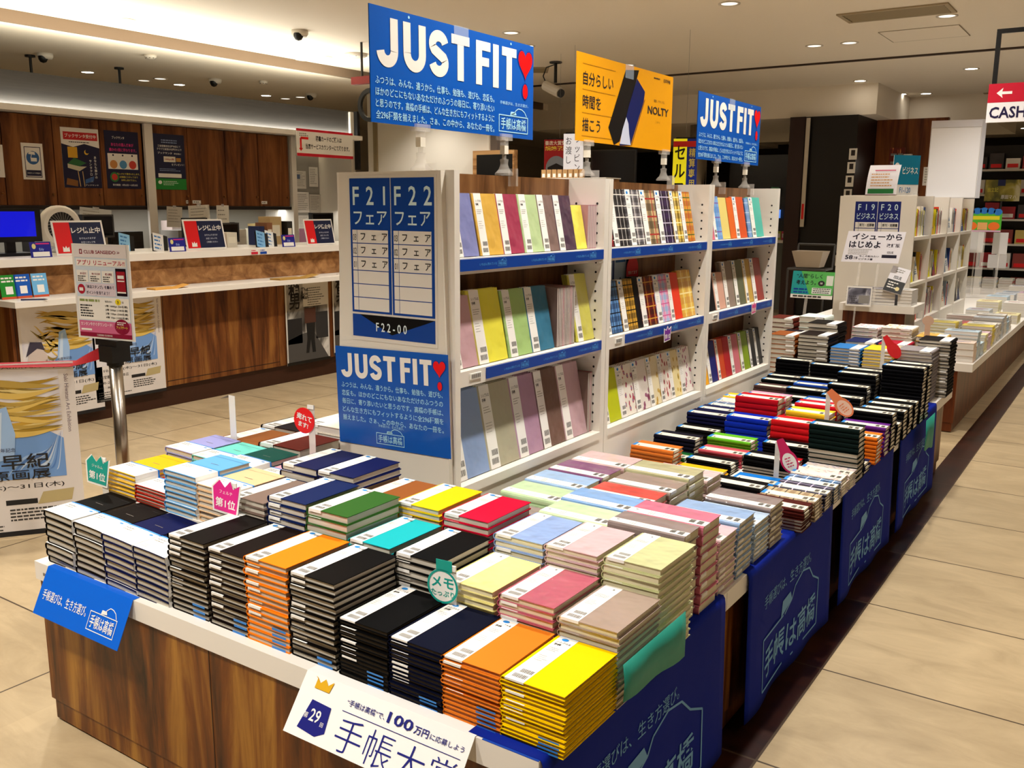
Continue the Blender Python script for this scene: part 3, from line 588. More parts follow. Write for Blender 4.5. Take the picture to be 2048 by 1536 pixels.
# ================================================================== BOOKSHELF UNITS ON THE ISLAND
SXF, SXB = -1.57, -2.01            # aisle face and till face of the shelf
BAYS = [(2.03, 2.915), (2.92, 3.845), (3.85, 4.745)]
SHZ = [.644, .983, 1.305]
SHELFW = mat('#e6e0d6', .4)
LBL = ['white bookshelf unit with the blue section number panel on its end', 'white bookshelf unit filled with plaid and floral planners', 'white bookshelf unit at the far end of the island']
def logo(a, mp, u0, v0, w, h, m, l=2, font=True):
    """boxed maker mark with a sleepy hill-shaped outline on top"""
    e = w*.018
    a.frame(mp, u0, v0, u0+w, v0+h*.62, e, m, l); a.textfit('手帳は高橋', m, mp, u0+w*.07, v0+h*.1, u0+w*.93, h*.42, .01, l)
    pts = [(u0+w*x, v0+h*y) for x, y in ((.42, .66), (.52, .7), (.56, .8), (.66, .9), (.78, .88), (.88, .8), (.95, .64))]
    a.line(mp, pts, e, m, l); a.shape(mp, [(u0+w*.38, v0+h*.62), (u0+w*.6, v0+h*.66), (u0+w*.56, v0+h*.76), (u0+w*.4, v0+h*.76)], m, l)
for k, (y0, y1) in enumerate(BAYS):
    t = thing('bookshelf_unit', LBL[k], 'bookshelf', (SXF, y0, TZ), PI/2)     # local x runs along the shelf, local -y faces the aisle
    L_ = y1-y0; D = SXF-SXB; top = 1.545-TZ
    def side(x0, x1, nm):
        a = MB(); pts = [(0, 0), (D, 0), (D-.028, top), (.022, top)]
        if nm: pts = [(0, 0), (D, 0), (D, top), (0, top)]
        a.prism(pts, lambda u, v, d: (d, u, v), x0, x1, SHELFW)
        if not (k == 0 and x0 == 0):
            for xx in (x0-.0006, x1+.0006):
                for yy in (.03, .115):
                    for q in range(24):
                        z = .2+q*.034; n = 8
                        a.poly([(xx, yy+.0045*math.cos(2*PI*i/n), z+.0045*math.sin(2*PI*i/n)) for i in range(n)], INK)
        a.build('side_panel', t)
    side(0, .024, 1); side(L_-.03, L_, 1)
    a = MB(); a.box(.024, L_-.03, .147, .163, .17, top-.001, WOOD_S); a.build('back_panel', t)
    a = MB(); a.box(.024, L_-.03, .0, D, 0, SHZ[0]-TZ-.028, SHELFW); a.build('base_box', t)
    for j, z in enumerate(SHZ):
        a = MB(); a.box(.024, L_-.03, -.004 if j == 0 else .002, .146, z-TZ-(.027 if j == 0 else .045), z-TZ, SHELFW); a.build('shelf_board', t)
        if j:
            a = MB(); x0 = .024 if j == 2 else .15; mp = front(.0006, -.0016)
            a.box(x0, L_-.032, -.0014, .002, z-TZ-.036, z-TZ-.003, DBLUE)
            for q in range(3):
                u = x0+.09+q*(L_-.15-x0)/2.6; a.textfit('いちばん売れている', mat('#59a9ea', .5), mp, u, z-TZ-.024, u+.085, .008, .0); logo(a, mp, u+.092, z-TZ-.029, .045, .026, mat('#59a9ea', .5), 1)
            a.build('shelf_strip', t, label='blue shelf-edge strip')
            if j == 1:
                a = MB(); a.box(.07, .125, -.0012, .002, z-TZ-.028, z-TZ-.01, PAPER); mp2 = front(.0005, -.0013)
                for q in range(9): a.rect(mp2, .076+q*.005, z-TZ-.025, .0785+q*.005, z-TZ-.013, INK)
                a.build('barcode_sticker', t)
# end panel: section board
endp = thing('section_board', 'white tapered shelf end board with the F21 F22 section panel', 'section sign', (-1.79, 2.029, TZ))
a = MB(); a.prism([(-.228, 0), (.218, 0), (.19, 1.066), (-.19, 1.066)], lambda u, v, d: (u, d, v), -.02, 0, mat('#ded7ca', .45)); a.build('backboard', endp)
a = MB(); mp = front(.0006, -.0215)
U0, U1, V0, V1 = -.148, .168, .588, 1.048
a.box(U0-.008, U1+.008, -.0215, -.02, V0-.012, V1+.008, mat('#d9d3c8', .3)); PB = mat('#0c3f92', .35); LT = mat('#cfe6ea', .5); ROW = mat('#ddd8cf', .5)
mid = (U0+U1)/2
for u0, u1, nm in ((U0, mid-.0015, 'F21'), (mid+.0015, U1, 'F22')):
    a.rect(mp, u0, V0+.072, u1, V1, PB)
    w = u1-u0
    for q, ch in enumerate(nm): a.text(ch, LT, mp, u0+w*(.16+.35*q), V1-.075, .074, .85, 'c', .012, 2)
    for q, ch in enumerate('フェア'): a.text(ch, LT, mp, u0+w*(.2+.3*q), V1-.13, .05, .9, 'c', .008, 2)
    for r_ in range(6):
        zt = V1-.147-r_*.0395; a.rect(mp, u0+.008, zt-.037, u0+.026, zt, ROW, 2); a.rect(mp, u0+.0275, zt-.037, u1-.01, zt, ROW, 2)
        if r_ < 3:
            a.text('0%d' % (3-r_), INK, mp, u0+.017, zt-.03, .026, .55, 'c', 0, 3)
            for q, ch in enumerate('フェア'): a.text(ch, INK, mp, u0+.05+q*.042, zt-.028, .026, .95, 'c', .014, 3)
a.rect(mp, U0, V0, U1, V0+.066, PB); a.shape(mp, [(U0+.03, V0+.066), (U1, V0+.066), (U0+.155, V0+.012)], mat('#07080c', .3), 2)
a.text('F 2 2 - 0 0', mat('#dbe8ea', .4), mp, mid-.005, V0+.02, .036, .8, 'c', .012, 3)
a.build('section_panel', endp, label='dark blue panel of section numbers')
# JUST FIT posters ----------------------------------------------------------------
JF = mat('#0a55b4', .3, .25); JW = mat('#ece7de', .4); JL = mat('#a9dcf2', .5); JR = mat('#e80d12', .35)
def stroke(a, mp, pts, w, m, l):
    n = len(pts); L_, R_ = [], []
    for k in range(n):
        p, q = pts[max(k-1, 0)], pts[min(k+1, n-1)]; dx, dy = q[0]-p[0], q[1]-p[1]; d = math.hypot(dx, dy) or 1; nx, ny = -dy/d*w/2, dx/d*w/2
        L_.append((pts[k][0]+nx, pts[k][1]+ny)); R_.append((pts[k][0]-nx, pts[k][1]-ny))
    for k in range(n-1): a.shape(mp, [L_[k], R_[k], R_[k+1], L_[k+1]], m, l)
def arc(cx_, cy_, rx, ry, a0, a1, n=14): return [(cx_+rx*math.cos(math.radians(a0+(a1-a0)*k/n)), cy_+ry*math.sin(math.radians(a0+(a1-a0)*k/n))) for k in range(n+1)]
def capital(a, mp, ch, u0, u1, v0, h, s, m, l):
    """bold condensed capital between u0 and u1, stem width s"""
    w = u1-u0; r = s/2; v1 = v0+h; c = (u0+u1)/2
    if ch == 'J': stroke(a, mp, [(u1-r, v1), (u1-r, v0+w*.5)]+arc(c, v0+w*.5, w/2-r, w*.5-r, 0, -175), s, m, l)
    elif ch == 'U': stroke(a, mp, [(u0+r, v1), (u0+r, v0+w*.5)]+arc(c, v0+w*.5, w/2-r, w*.5-r, 180, 360)+[(u1-r, v1)], s, m, l)
    elif ch == 'S':
        ry = (h-s)/4; stroke(a, mp, arc(c, v1-r-ry, w/2-r, ry, 12, 270, 18)[:-4]+[(c, v0+h/2)]+arc(c, v0+r+ry, w/2-r, ry, 90, -168, 18)[4:], s, m, l)
    elif ch == 'T': a.rect(mp, u0, v1-s*.86, u1, v1, m, l); a.rect(mp, c-r, v0, c+r, v1-s*.86, m, l)
    elif ch == 'F': a.rect(mp, u0, v0, u0+s, v1, m, l); a.rect(mp, u0+s, v1-s*.86, u1, v1, m, l); a.rect(mp, u0+s, v0+h*.44, u1-w*.1, v0+h*.44+s*.82, m, l)
    elif ch == 'I': a.rect(mp, c-r, v0, c+r, v1, m, l)
JF_U = [('J', .031, .141), ('U', .169, .291), ('S', .309, .422), ('T', .44, .551), ('F', .593, .688), ('I', .705, .745), ('T', .767, .87)]
def jf_head(a, mp, u0, v0, w, h):
    for ch, p, q in JF_U: capital(a, mp, ch, u0+w*p, u0+w*q, v0, h, w*.039, JW, 2)
    hu, hv = u0+w*.936, v0+h*.72; a.shape(mp, heart(hu, hv, w*.058, 26, 1.2), mat('#0b2f86', .4), 2); a.shape(mp, heart(hu, hv, w*.052, 26, 1.2), JR, 3); a.disc(mp, hu, v0+h*.03, w*.025, w*.034, mat('#0b2f86', .4), 2); a.disc(mp, hu, v0+h*.03, w*.019, w*.029, JR, 3)
def jf_text(a, mp, rows, u0, v1, u1, pitch, h):
    for i, r_ in enumerate(rows):
        a.textfit(r_, JL, mp, u0, v1-i*pitch-h, u1 if len(r_) > 18 else u0+(u1-u0)*len(r_)/26, h, .008, 2)
ROWS5 = ['ふつうは、みんな、違うから。仕事も、勉強も、遊びも、', '恋愛も。ほかのどこにもないあなただけのふつうの', '毎日に、寄り添いたいと思うのです。高橋の手帳は、', 'どんな生き方にもフィットするように全296種類を', '揃えました。さぁ、この中から、あなたの一冊を。']
ROWS4 = ['ふつうは、みんな、違うから。仕事も、勉強も、遊びも、恋愛も。', 'ほかのどこにもないあなただけのふつうの毎日に、寄り添いたい', 'と思うのです。高橋の手帳は、どんな生き方にもフィットするように', '全296種類を揃えました。さぁ、この中から、あなたの一冊を。']
t = thing('poster', 'blue poster with white slogan taped to the white shelf end board', 'poster', (-2.006, 2.006, .728), 0, rot=(0, -math.radians(1.6), 0))
a = MB(); a.box(0, .437, 0, .0015, 0, .3, JF); a.build('sheet', t)
a = MB(); mp = front(.0005, 0); jf_head(a, mp, .008, .206, .425, .075); jf_text(a, mp, ROWS5, .02, .192, .415, .0255, .018); a.textfit('手帳選びは、生き方選び。', JL, mp, .165, .064, .265, .008, 0, 2); logo(a, mp, .155, .012, .11, .056, JL)
a.build('lettering', t)
# the three big signs on clear clips ----------------------------------------------
def clip(x, y, z, label):
    t = thing('sign_clip', label, 'sign clip', (x, y, z), PI/2, 'clear plastic clips holding the signs up')
    a = MB(); a.lathe([(.0001, 0), (.03, 0), (.03, .006), (.018, .018), (.012, .034), (.014, .05), (.0001, .052)], (0, 0, 0), CLIP, 12); a.box(-.006, .006, -.05, -.02, -.035, .02, CLIP); a.build('clamp_foot', t)
    a = MB(); a.cyl((0, 0, .05), (0, 0, .066), .007, CLIP, 8); a.box(-.011, .011, -.009, .009, .066, .092, mat('#e9e2d2', .4)); a.build('joint', t)
    a = MB(); a.box(-.012, .012, -.008, .008, .092, .112, CLIP); a.box(-.03, .03, -.012, -.0035, .108, .128, CLIP); a.box(-.03, .03, .0045, .012, .108, .128, CLIP); a.build('jaw', t)
    return t
def big_sign(y0, z0, w, h, label, fn, tilt=0.0):
    t = thing('clip_sign', label, 'sign', (-1.725, y0, z0), PI/2); a = MB(); a.box(0, w, -.0015, .0015, 0, h, fn[0]); a.build('board', t)
    a = MB(); fn[1](a, front(.0006, -.0015), w, h); a.build('lettering', t); a = MB(); a.box(w*.5-.035, w*.5+.035, -.0035, -.003, h-.05, h+.002, glassy('#cfe0f0', .2)); a.build('tape', t); return t
def jf_big(a, mp, w, h):
    jf_head(a, mp, 0, h*.49, w, h*.43); jf_text(a, mp, ROWS4, w*.022, h*.41, w*.715, h*.1, h*.075)
    a.textfit('手帳選びは、生き方選び。', JL, mp, w*.755, h*.335, w*.96, h*.035, 0, 2); logo(a, mp, w*.747, h*.05, w*.212, h*.29, JL)
    for u in (.2, .83): a.disc(mp, w*u, h*.965, w*.005, w*.005, JL, 2, 8)
big_sign(1.874, 1.666, .782, .2955, 'largest blue slogan sign with red heart, above the section board', (JF, jf_big))
big_sign(4.014, 1.6645, .811, .2955, 'smaller-looking blue slogan sign with red heart, beyond the yellow sign', (JF, jf_big))
YEL = mat('#eda30e', .35, .2)
def yellow(a, mp, w, h):
    for i, s_ in enumerate(('自分らしい', '時間を', '描こう')):
        v = h*(.66-.265*i); a.text(s_, INK, mp, w*.055, v, h*.165, .95, 'l', .008, 2); a.rect(mp, w*.05, v-h*.07, w*(.36-.0*i), v-h*.065, mat('#8a5a08', .5), 2)
    a.rect(mp, w*.05, h*.88, w*.36, h*.885, mat('#8a5a08', .5), 2)
    a.shape(mp, [(w*.36, 0), (w*.30, h*.2), (w*.46, h*.93), (w*.60, h*.97), (w*.50, h*.45), (w*.415, h*.05)], BLACK, 2)
    a.shape(mp, [(w*.415, h*.0), (w*.5, h*.5), (w*.58, h*.86), (w*.67, h*.72), (w*.66, h*.6), (w*.53, h*.02)], mat('#12205e', .3), 3)
    a.shape(mp, [(w*.415, h*.02), (w*.44, h*.2), (w*.475, h*.36), (w*.5, h*.28), (w*.51, h*.16), (w*.53, h*.02)], mat('#c9cfe4', .4), 4); a.line(mp, [(w*.54, h*.02), (w*.67, h*.62)], w*.006, mat('#7a4c10', .5), 4)
    a.text('能率手帳', INK, mp, w*.965, h*.9, h*.055, 1.0, 'r', .01, 2); a.lines(mp, w*.77, h*.935, w*.85, 1, .01, h*.016, INK, 2)
    a.text('時間を、デザインする。', INK, mp, w*.84, h*.62, h*.04, .8, 'c', 0, 2); a.textfit('NOLTY', INK, mp, w*.71, h*.455, w*.955, h*.105, .02, 2); a.text('［ノルティ］', INK, mp, w*.83, h*.35, h*.035, .8, 'c', 0, 2)
big_sign(2.937, 1.682, .802, .304, 'yellow sign with a dark notebook picture between the blue signs', (YEL, yellow))
for y, z, lb in [(2.077, 1.5465, 'clear clip under the big blue sign, near the section board'), (2.492, 1.5465, 'clear clip under the big blue sign, over the wood panel'), (3.024, 1.5595, 'clear clip under the yellow sign, near end'), (3.68, 1.5595, 'clear clip under the yellow sign, far end'), (4.26, 1.5465, 'clear clip under the far blue sign, near end'), (4.646, 1.5465, 'clear clip under the far blue sign, far end')]:
    clip(-1.725, y, z, lb)

# ---- planners standing on the shelves, leaning back and showing their covers
def shelf_book(y0, z, w, h, t, col, label, group, copies=2, lean=.2, band=True, clear=True, x=SXF-.028, name='diary'):
    """front book at y0 plus copies behind it, all leaning back"""
    cm = col if isinstance(col, bpy.types.Material) else (vinyl(col) if clear else mat(col, .4))
    cov = cover_mesh(w, h, t, cm, .0015, min(.004, t*.5)); pag = pages_mesh(w, h, t, PAGES_C, .0015)
    bnd = prn = None
    if band: bnd = band_mesh(w, h, t, 'side'); prn = print_mesh(w, h, t, 'side' if not clear else 'clear')
    for c in range(copies+1):
        ms = [('cover', cov), ('pages', pag)]
        if band: ms.append(('paper_band', bnd))
        if band and c == 0: ms.append(('printing', prn))
        r = Matrix.Rotation(PI/2, 3, 'Z') @ Matrix.Rotation(PI/2-lean, 3, 'X')
        # spine bottom corner of the face stands on the shelf; thickness runs back from the face
        n = r @ Vector((0, 0, 1)); e = .0005+math.sin(lean)*0
        back = (t+.0006)/math.cos(lean)*(c)+t/math.cos(lean)
        loc = Vector((x-back, y0+.0015*c, z+t*math.sin(lean)*0+.0008))
        lb = label if c == 0 else '%s, %s copy behind' % (label, ('first', 'second', 'third', 'fourth')[c-1])
        put_book(name, ms, tuple(loc), 0, lb, 'planner', group, r.to_euler())
def spine_row(y0, z, n, th, h, d, cols, label, group, x=SXF-.03, name='slim_booklet'):
    for i in range(n):
        a = MB(); c = cols[i % len(cols)]
        t = thing(name, '%s, %s from the near end' % (label, ORD[i] if i else 'first'), 'booklet', (x, y0+i*(th+.0008), z+.0003), 0, group)
        me = MB(); me.box(-d, 0, 0, th, 0, h, mat(c, .5)); me.build('cover', t); p = MB(); p.box(-d+.003, .0004, th*.3, th*.7, .003, h-.003, PAGES_W); p.build('pages', t)
def row(bay, j, items, group, w, h, t, clear, copies, lean=.2):
    z = SHZ[j]
    for y, col, nm, *o in items:
        shelf_book(y, z, o[0] if o else w, o[1] if len(o) > 1 else h, t, col, nm, group, copies, lean, o[2] if len(o) > 2 else True, clear)
G1 = 'notebooks on the first shelf unit'; S1 = ' on the %s shelf by the section board'
row(0, 2, [(2.066, '#7f84b8', 'periwinkle notebook'+S1 % 'top'), (2.192, '#d8ab4a', 'ochre notebook'+S1 % 'top'), (2.306, '#a23a55', 'wine red notebook'+S1 % 'top'), (2.428, '#b9d09a', 'pale green notebook'+S1 % 'top'), (2.532, '#7d6660', 'brown grey notebook'+S1 % 'top'), (2.63, '#4b3548', 'dark plum notebook'+S1 % 'top'), (2.742, '#ece45c', 'small yellow notebook'+S1 % 'top', .075, .15, False)], G1, .118, .182, .007, True, 1)
spine_row(2.82, SHZ[2], 10, .0055, .15, .115, ['#b98590', '#c08e98', '#a87884'], 'pink booklet in the row beside small yellow', G1)
row(0, 1, [(2.055, '#c9a2a8', 'dusty pink notebook'+S1 % 'middle', .13), (2.175, '#e9e04a', 'bright yellow notebook'+S1 % 'middle', .16, .222), (2.345, '#a5c67c', 'leaf green notebook'+S1 % 'middle', .13), (2.47, '#3c7794', 'steel blue notebook'+S1 % 'middle', .14), (2.762, '#d6d05a', 'large lemon notebook'+S1 % 'middle', .12, .235)], G1, .14, .21, .009, True, 2)
spine_row(2.625, SHZ[1], 12, .009, .2, .115, ['#7c6660', '#6d5a54', '#86706a', '#8a6c68', '#a04a5c'], 'brown to red booklet between blue and lemon ones', G1)
row(0, 0, [(2.058, '#8fa6cf', 'powder blue notebook'+S1 % 'bottom', .18), (2.235, '#b3ad94', 'stone grey notebook'+S1 % 'bottom', .17), (2.4, '#b590a8', 'lilac notebook'+S1 % 'bottom', .165), (2.545, '#73594e', 'chocolate notebook'+S1 % 'bottom', .15), (2.69, '#c4a3aa', 'pink beige notebook'+S1 % 'bottom', .155)], G1, .17, .262, .01, True, 3)
spine_row(2.845, SHZ[0], 4, .008, .22, .115, ['#7a6259', '#7a6259', '#a04656'], 'brown booklet at the bottom shelf end', G1)
G2_ = 'planners on the second shelf unit'; S2 = ' planner, %s shelf of the middle unit'
row(1, 2, [(2.955, plaid('#a11620', '#4a0b10', '#2a0a0a'), 'red plaid'+S2 % 'top', .06, .21, False), (3.015, plaid('#3a383a', '#0c0c0e', '#d9d4cc', 4, 5), 'black and white plaid'+S2 % 'top'), (3.15, plaid('#8a868a', '#17161a', '#e8e4dc', 3, 5), 'monochrome checked'+S2 % 'top', .135), (3.27, plaid('#c2a678', '#1c1512', '#a5322c', 2, 3), 'camel tartan'+S2 % 'top', .14), (3.405, plaid('#1d1822', '#3b2450', '#b9b0c6'), 'purple and black plaid'+S2 % 'top', .14), (3.545, plaid('#e0bb3c', '#3a2a14', '#f4e6b0'), 'yellow and black plaid'+S2 % 'top', .1), (3.635, plaid('#e1a02c', '#a0220e', '#3b5a18', 3, 4), 'red and orange tartan'+S2 % 'top', .12)], G2_, .12, .21, .009, False, 1)
row(1, 1, [(2.965, plaid('#5f8fc6', '#10254f', '#0b1020'), 'blue tartan'+S2 % 'middle', .14), (3.105, plaid('#d7a43a', '#2b1c14', '#140c08'), 'mustard and black plaid'+S2 % 'middle', .13), (3.235, '#121015', 'black'+S2 % 'middle', .06, .2, False), (3.27, plaid('#7e1a18', '#1c0e10', '#c9963a'), 'dark red tartan'+S2 % 'middle', .145), (3.41, plaid('#e7a9c6', '#7ab4d8', '#d45a98'), 'pink and aqua plaid'+S2 % 'middle', .14), (3.535, '#e23c22', 'vermilion'+S2 % 'middle', .12), (3.66, plaid('#e5c04c', '#c98a3a', '#f1e0a0', 2, 3), 'golden check'+S2 % 'middle', .13, .2, False)], G2_, .13, .195, .009, False, 2)
row(1, 0, [(2.965, '#bcc41a', 'lime yellow'+S2 % 'bottom', .15), (3.11, floral('#e9e3d8', '#b04a5a', '#7f8fb0', 6), 'red-flowered'+S2 % 'bottom', .14), (3.24, floral('#e6ded6', '#9a5a7a', '#7b2f4c', 4), 'big plum-flowered'+S2 % 'bottom', .14), (3.37, floral('#e4d6b0', '#c8a24a', '#b58a2c', 4), 'gold-flowered'+S2 % 'bottom', .12), (3.475, floral('#eadfd4', '#b8343c', '#7a1f2a', 6), 'poppy-flowered'+S2 % 'bottom', .11), (3.57, floral('#ead9a0', '#c9a030', '#8a7a3a', 5), 'yellow-leaved'+S2 % 'bottom', .12), (3.68, floral('#ece4de', '#a05a78', '#c8687a', 7), 'pink-sprigged'+S2 % 'bottom', .13)], G2_, .13, .2, .009, False, 3)
G3 = 'planners on the third shelf unit'; S3 = ' planner, %s shelf of the far unit'
row(2, 2, [(3.885, '#d06a7c', 'coral pink'+S3 % 'top', .09), (3.97, plaid('#86b8e8', '#4f86c8', '#7a5aa8', 2, 3), 'sky blue patterned'+S3 % 'top', .1), (4.07, '#e3cf7a', 'butter yellow'+S3 % 'top', .1, .19, False), (4.16, '#e0692a', 'orange'+S3 % 'top', .08, .19, False), (4.235, '#d2552c', 'rust orange'+S3 % 'top', .15), (4.41, plaid('#7fa8d8', '#5b7fb8', '#c9d8ea'), 'light blue checked'+S3 % 'top', .05, .19, False), (4.45, '#4fb6a6', 'turquoise'+S3 % 'top', .17)], G3, .12, .195, .008, False, 1)
row(2, 1, [(3.885, '#121014', 'black with pale band'+S3 % 'middle', .14, .17), (4.03, '#d3a28e', 'peach'+S3 % 'middle', .12, .17), (4.15, '#8f7d70', 'mushroom brown'+S3 % 'middle', .13, .215), (4.28, '#67694f', 'olive'+S3 % 'middle', .14, .215), (4.42, '#c6a04a', 'mustard'+S3 % 'middle', .12, .215), (4.52, '#96352c', 'brick red'+S3 % 'middle', .16, .215)], G3, .13, .2, .009, False, 2)
row(2, 0, [(3.885, '#e8a50c', 'amber'+S3 % 'bottom', .1), (3.98, '#141a6a', 'deep navy'+S3 % 'bottom', .12), (4.1, '#c2451c', 'rust'+S3 % 'bottom', .1), (4.2, '#ad1420', 'red'+S3 % 'bottom', .09, .19, False), (4.27, '#c66a76', 'dusty rose'+S3 % 'bottom', .13), (4.4, '#7f9a12', 'moss green'+S3 % 'bottom', .13), (4.53, '#121116', 'black'+S3 % 'bottom', .1), (4.62, '#0e0d11', 'black second'+S3 % 'bottom', .1)], G3, .12, .19, .009, False, 2)
# card with three pictures standing behind the middle row of the middle unit
t = thing('display_card', 'blue display card with three notebook pictures behind plaid planners', 'display card', (-1.715, 2.96, SHZ[1]+.0005), PI/2)
a = MB(); a.box(0, .4, 0, .003, 0, .3, mat('#123a86', .4)); a.build('card', t)
a = MB(); mp = front(.0006)
for i in range(3):
    u = .05+i*.115; a.rect(mp, u, .1, u+.1, .28, mat('#b9cfe6', .5)); a.rect(mp, u+.008, .25, u+.092, .272, mat('#1d62b0', .5), 2)
    a.line(mp, [(u+.02, .15), (u+.05, .19), (u+.08, .15), (u+.05, .14), (u+.02, .15)], .004, DBLUE, 2)
a.build('pictures', t)
t = thing('speech_tag', 'red rounded tag card beside the blue display card', 'tag', (-1.7, 3.37, SHZ[1]+.0005), PI/2)
a = MB(); a.prism([(-.05, 0), (.05, 0)]+[(.05*math.cos(q*PI/10), .22+.05*math.sin(q*PI/10)) for q in range(11)], lambda u, v, d: (u, d, v), 0, .002, mat('#c01424', .4)); a.build('card', t)
a = MB(); a.text('売れてます', PAPER, front(.0006), 0, .2, .016, 1, 'c', .01); a.build('lettering', t)

# ---- little tags sticking up between the stacks
def paddle(x, y, z, h, rz, shape, col, texts, label, lean=0.0, stripc=glassy('#e8e4dc', .75), drop=.085):
    t = thing('pop_tag', label, 'shop tag', (x, y, z), rz)
    a = MB(); a.box(-.012, .012, -.0006, .0006, 0, h, stripc); a.build('plastic_strip', t)
    s = MB()
    if shape == 'crown': pts = [(-.035, -.06), (.035, -.06), (.042, .02), (.022, .005), (.012, .025), (-.004, .005), (-.022, .022), (-.042, .0)]
    elif shape == 'oval': pts = [(.033*math.cos(q*PI/12), -.03+.042*math.sin(q*PI/12)) for q in range(24)]
    elif shape == 'slant': pts = [(-.02, .05), (.02, .045)]+[(.005+.03*math.cos(q), -.01+.045*math.sin(q)) for q in [math.radians(40-k*26) for k in range(11)]]
    else: pts = [(.036*math.cos(q*PI/12), -.03+.036*math.sin(q*PI/12)) for q in range(24)]
    c_, s_ = math.cos(lean), math.sin(lean); c0 = (-.02, h-.02)
    tr = lambda p: (c0[0]+p[0]*c_-p[1]*s_, c0[1]+p[0]*s_+p[1]*c_)
    if shape == 'crown': out = [tr((p[0]*1.13, p[1]*1.1)) for p in pts]; s.prism(out, lambda u, v, d: (u, d, v), -.0042, -.0036, PAPER)
    else: s.prism([tr((p[0]*1.1, -.03+(p[1]+.03)*1.1)) for p in pts], lambda u, v, d: (u, d, v), -.0042, -.0036, PAPER if shape != 'red' else col)
    s.prism([tr(p) for p in pts], lambda u, v, d: (u, d, v), -.0048, -.0043, col); s.box(-.012, .012, -.0042, -.0006, h-.012, h, PAPER)
    s.build('card', t)
    l = MB(); mp = lambda u, v, q=1: (tr((u, v))[0], -.0048-.0005*q, tr((u, v))[1])
    for (tx, v, sz, b_, mt) in texts: l.text(tx, mt, mp, 0, v, sz, 1, 'c', b_)
    l.build('lettering', t); return t
TEAL, PINK = mat('#0f9c8e', .4), mat('#df1788', .4)
paddle(-2.42, 1.468, .60, .13, .18, 'crown', TEAL, [('ジャルム', -.012, .011, 0, PAPER), ('第1位', -.047, .026, .02, PAPER)], 'teal crown tag before the yellow stack', -.12)
paddle(-1.85, 1.468, .585, .17, .18, 'crown', PINK, [('フェルテ', -.012, .011, 0, PAPER), ('第1位', -.047, .026, .02, PAPER)], 'pink crown tag before the taupe stack', -.12)
paddle(-1.15, 1.47, .52, .175, .1, 'disc', PAPER, [('メモ', -.032, .03, .025, TEAL), ('たっぷり', -.052, .016, .02, TEAL)], 'white round tag with teal ring near the black stack', 0)
o = bpy.data.objects[[x.name for x in COL.objects if x.name.startswith('pop_tag')][-1]]
a = MB(); mp = lambda u, v, q=1: (-.02+u, -.0058, .155+v)
for q in range(32):
    e0, e1 = 2*PI*q/32, 2*PI*(q+1)/32; a.poly([(-.02+.039*math.cos(e0), -.0056, .125+.039*math.sin(e0)), (-.02+.039*math.cos(e1), -.0056, .125+.039*math.sin(e1)), (-.02+.034*math.cos(e1), -.0056, .125+.034*math.sin(e1)), (-.02+.034*math.cos(e0), -.0056, .125+.034*math.sin(e0))], TEAL)
a.box(-.036, .004, -.0056, -.0044, .16, .185, TEAL); a.build('ring', o, label='teal ring')
paddle(-2.0, 1.885, .70, .165, .1, 'red', JR, [('売れて', -.028, .02, .03, PAPER), ('ます!', -.05, .018, .03, PAPER)], 'red round tag against the blue poster', -.2)
t = thing('pop_tag', 'plain white tag bent back, standing by the tan planners', 'shop tag', (-2.36, 1.885, .70), -.1); a = MB(); a.box(-.017, .017, -.0006, .0006, 0, .15, PAPER); a.build('plastic_strip', t)
a = MB(); a.add([(-.017, .001, .15), (.017, .002, .15), (-.05, .03, .137), (-.095, .02, .125), (-.017, 0, .149), (.017, 0, .149), (-.05, .029, .136), (-.095, .019, .124)], [(0, 1, 2, 3), (7, 6, 5, 4), (0, 4, 5, 1), (1, 5, 6, 2), (2, 6, 7, 3), (3, 7, 4, 0)], mat('#6d6660', .6)); a.build('bent_flap', t)
def oval_tag(x, y, z, h, col, label, inner=PAPER, ang=.5, txt=None):
    t = thing('pop_tag', label, 'shop tag', (x, y, z), .25); a = MB(); a.box(-.009, .009, -.0006, .0006, 0, h, glassy('#e8e4dc', .75)); a.build('plastic_strip', t)
    c_, s_ = math.cos(ang), math.sin(ang); T = lambda u, v, l=1: (.01+u*c_-v*s_, -.002-.0006*l, h+u*s_+v*c_)
    a = MB(); n = 24; a.shape(T, [(-.012, .012), (-.018, -.03)]+[(.03*math.cos(q), -.075+.045*math.sin(q)) for q in [math.radians(130+k*280/16) for k in range(17)]]+[(.018, -.03), (.012, .012)], col, 1)
    a.disc(T, 0, -.078, .023, .035, inner, 2); a.build('card', t)
    a = MB(); a.lines(T, -.012, -.06, .014, 4, .01, .004, col, 3); a.build('lettering', t)
oval_tag(-1.0, 3.16, TZ+.0005, .155, mat('#c8145a', .4), 'pink oval tag amid the slim planners', ang=.45)
oval_tag(-.975, 3.68, .6, .13, mat('#f08a5a', .4), 'orange oval tag over the yellow slim stack', mat('#f6d3c0', .5), ang=.75)
oval_tag(-1.05, 4.93, .6, .2, mat('#e0282c', .4), 'red slanted tag before the yellow-topped far stack', mat('#e0282c', .5), ang=.6)
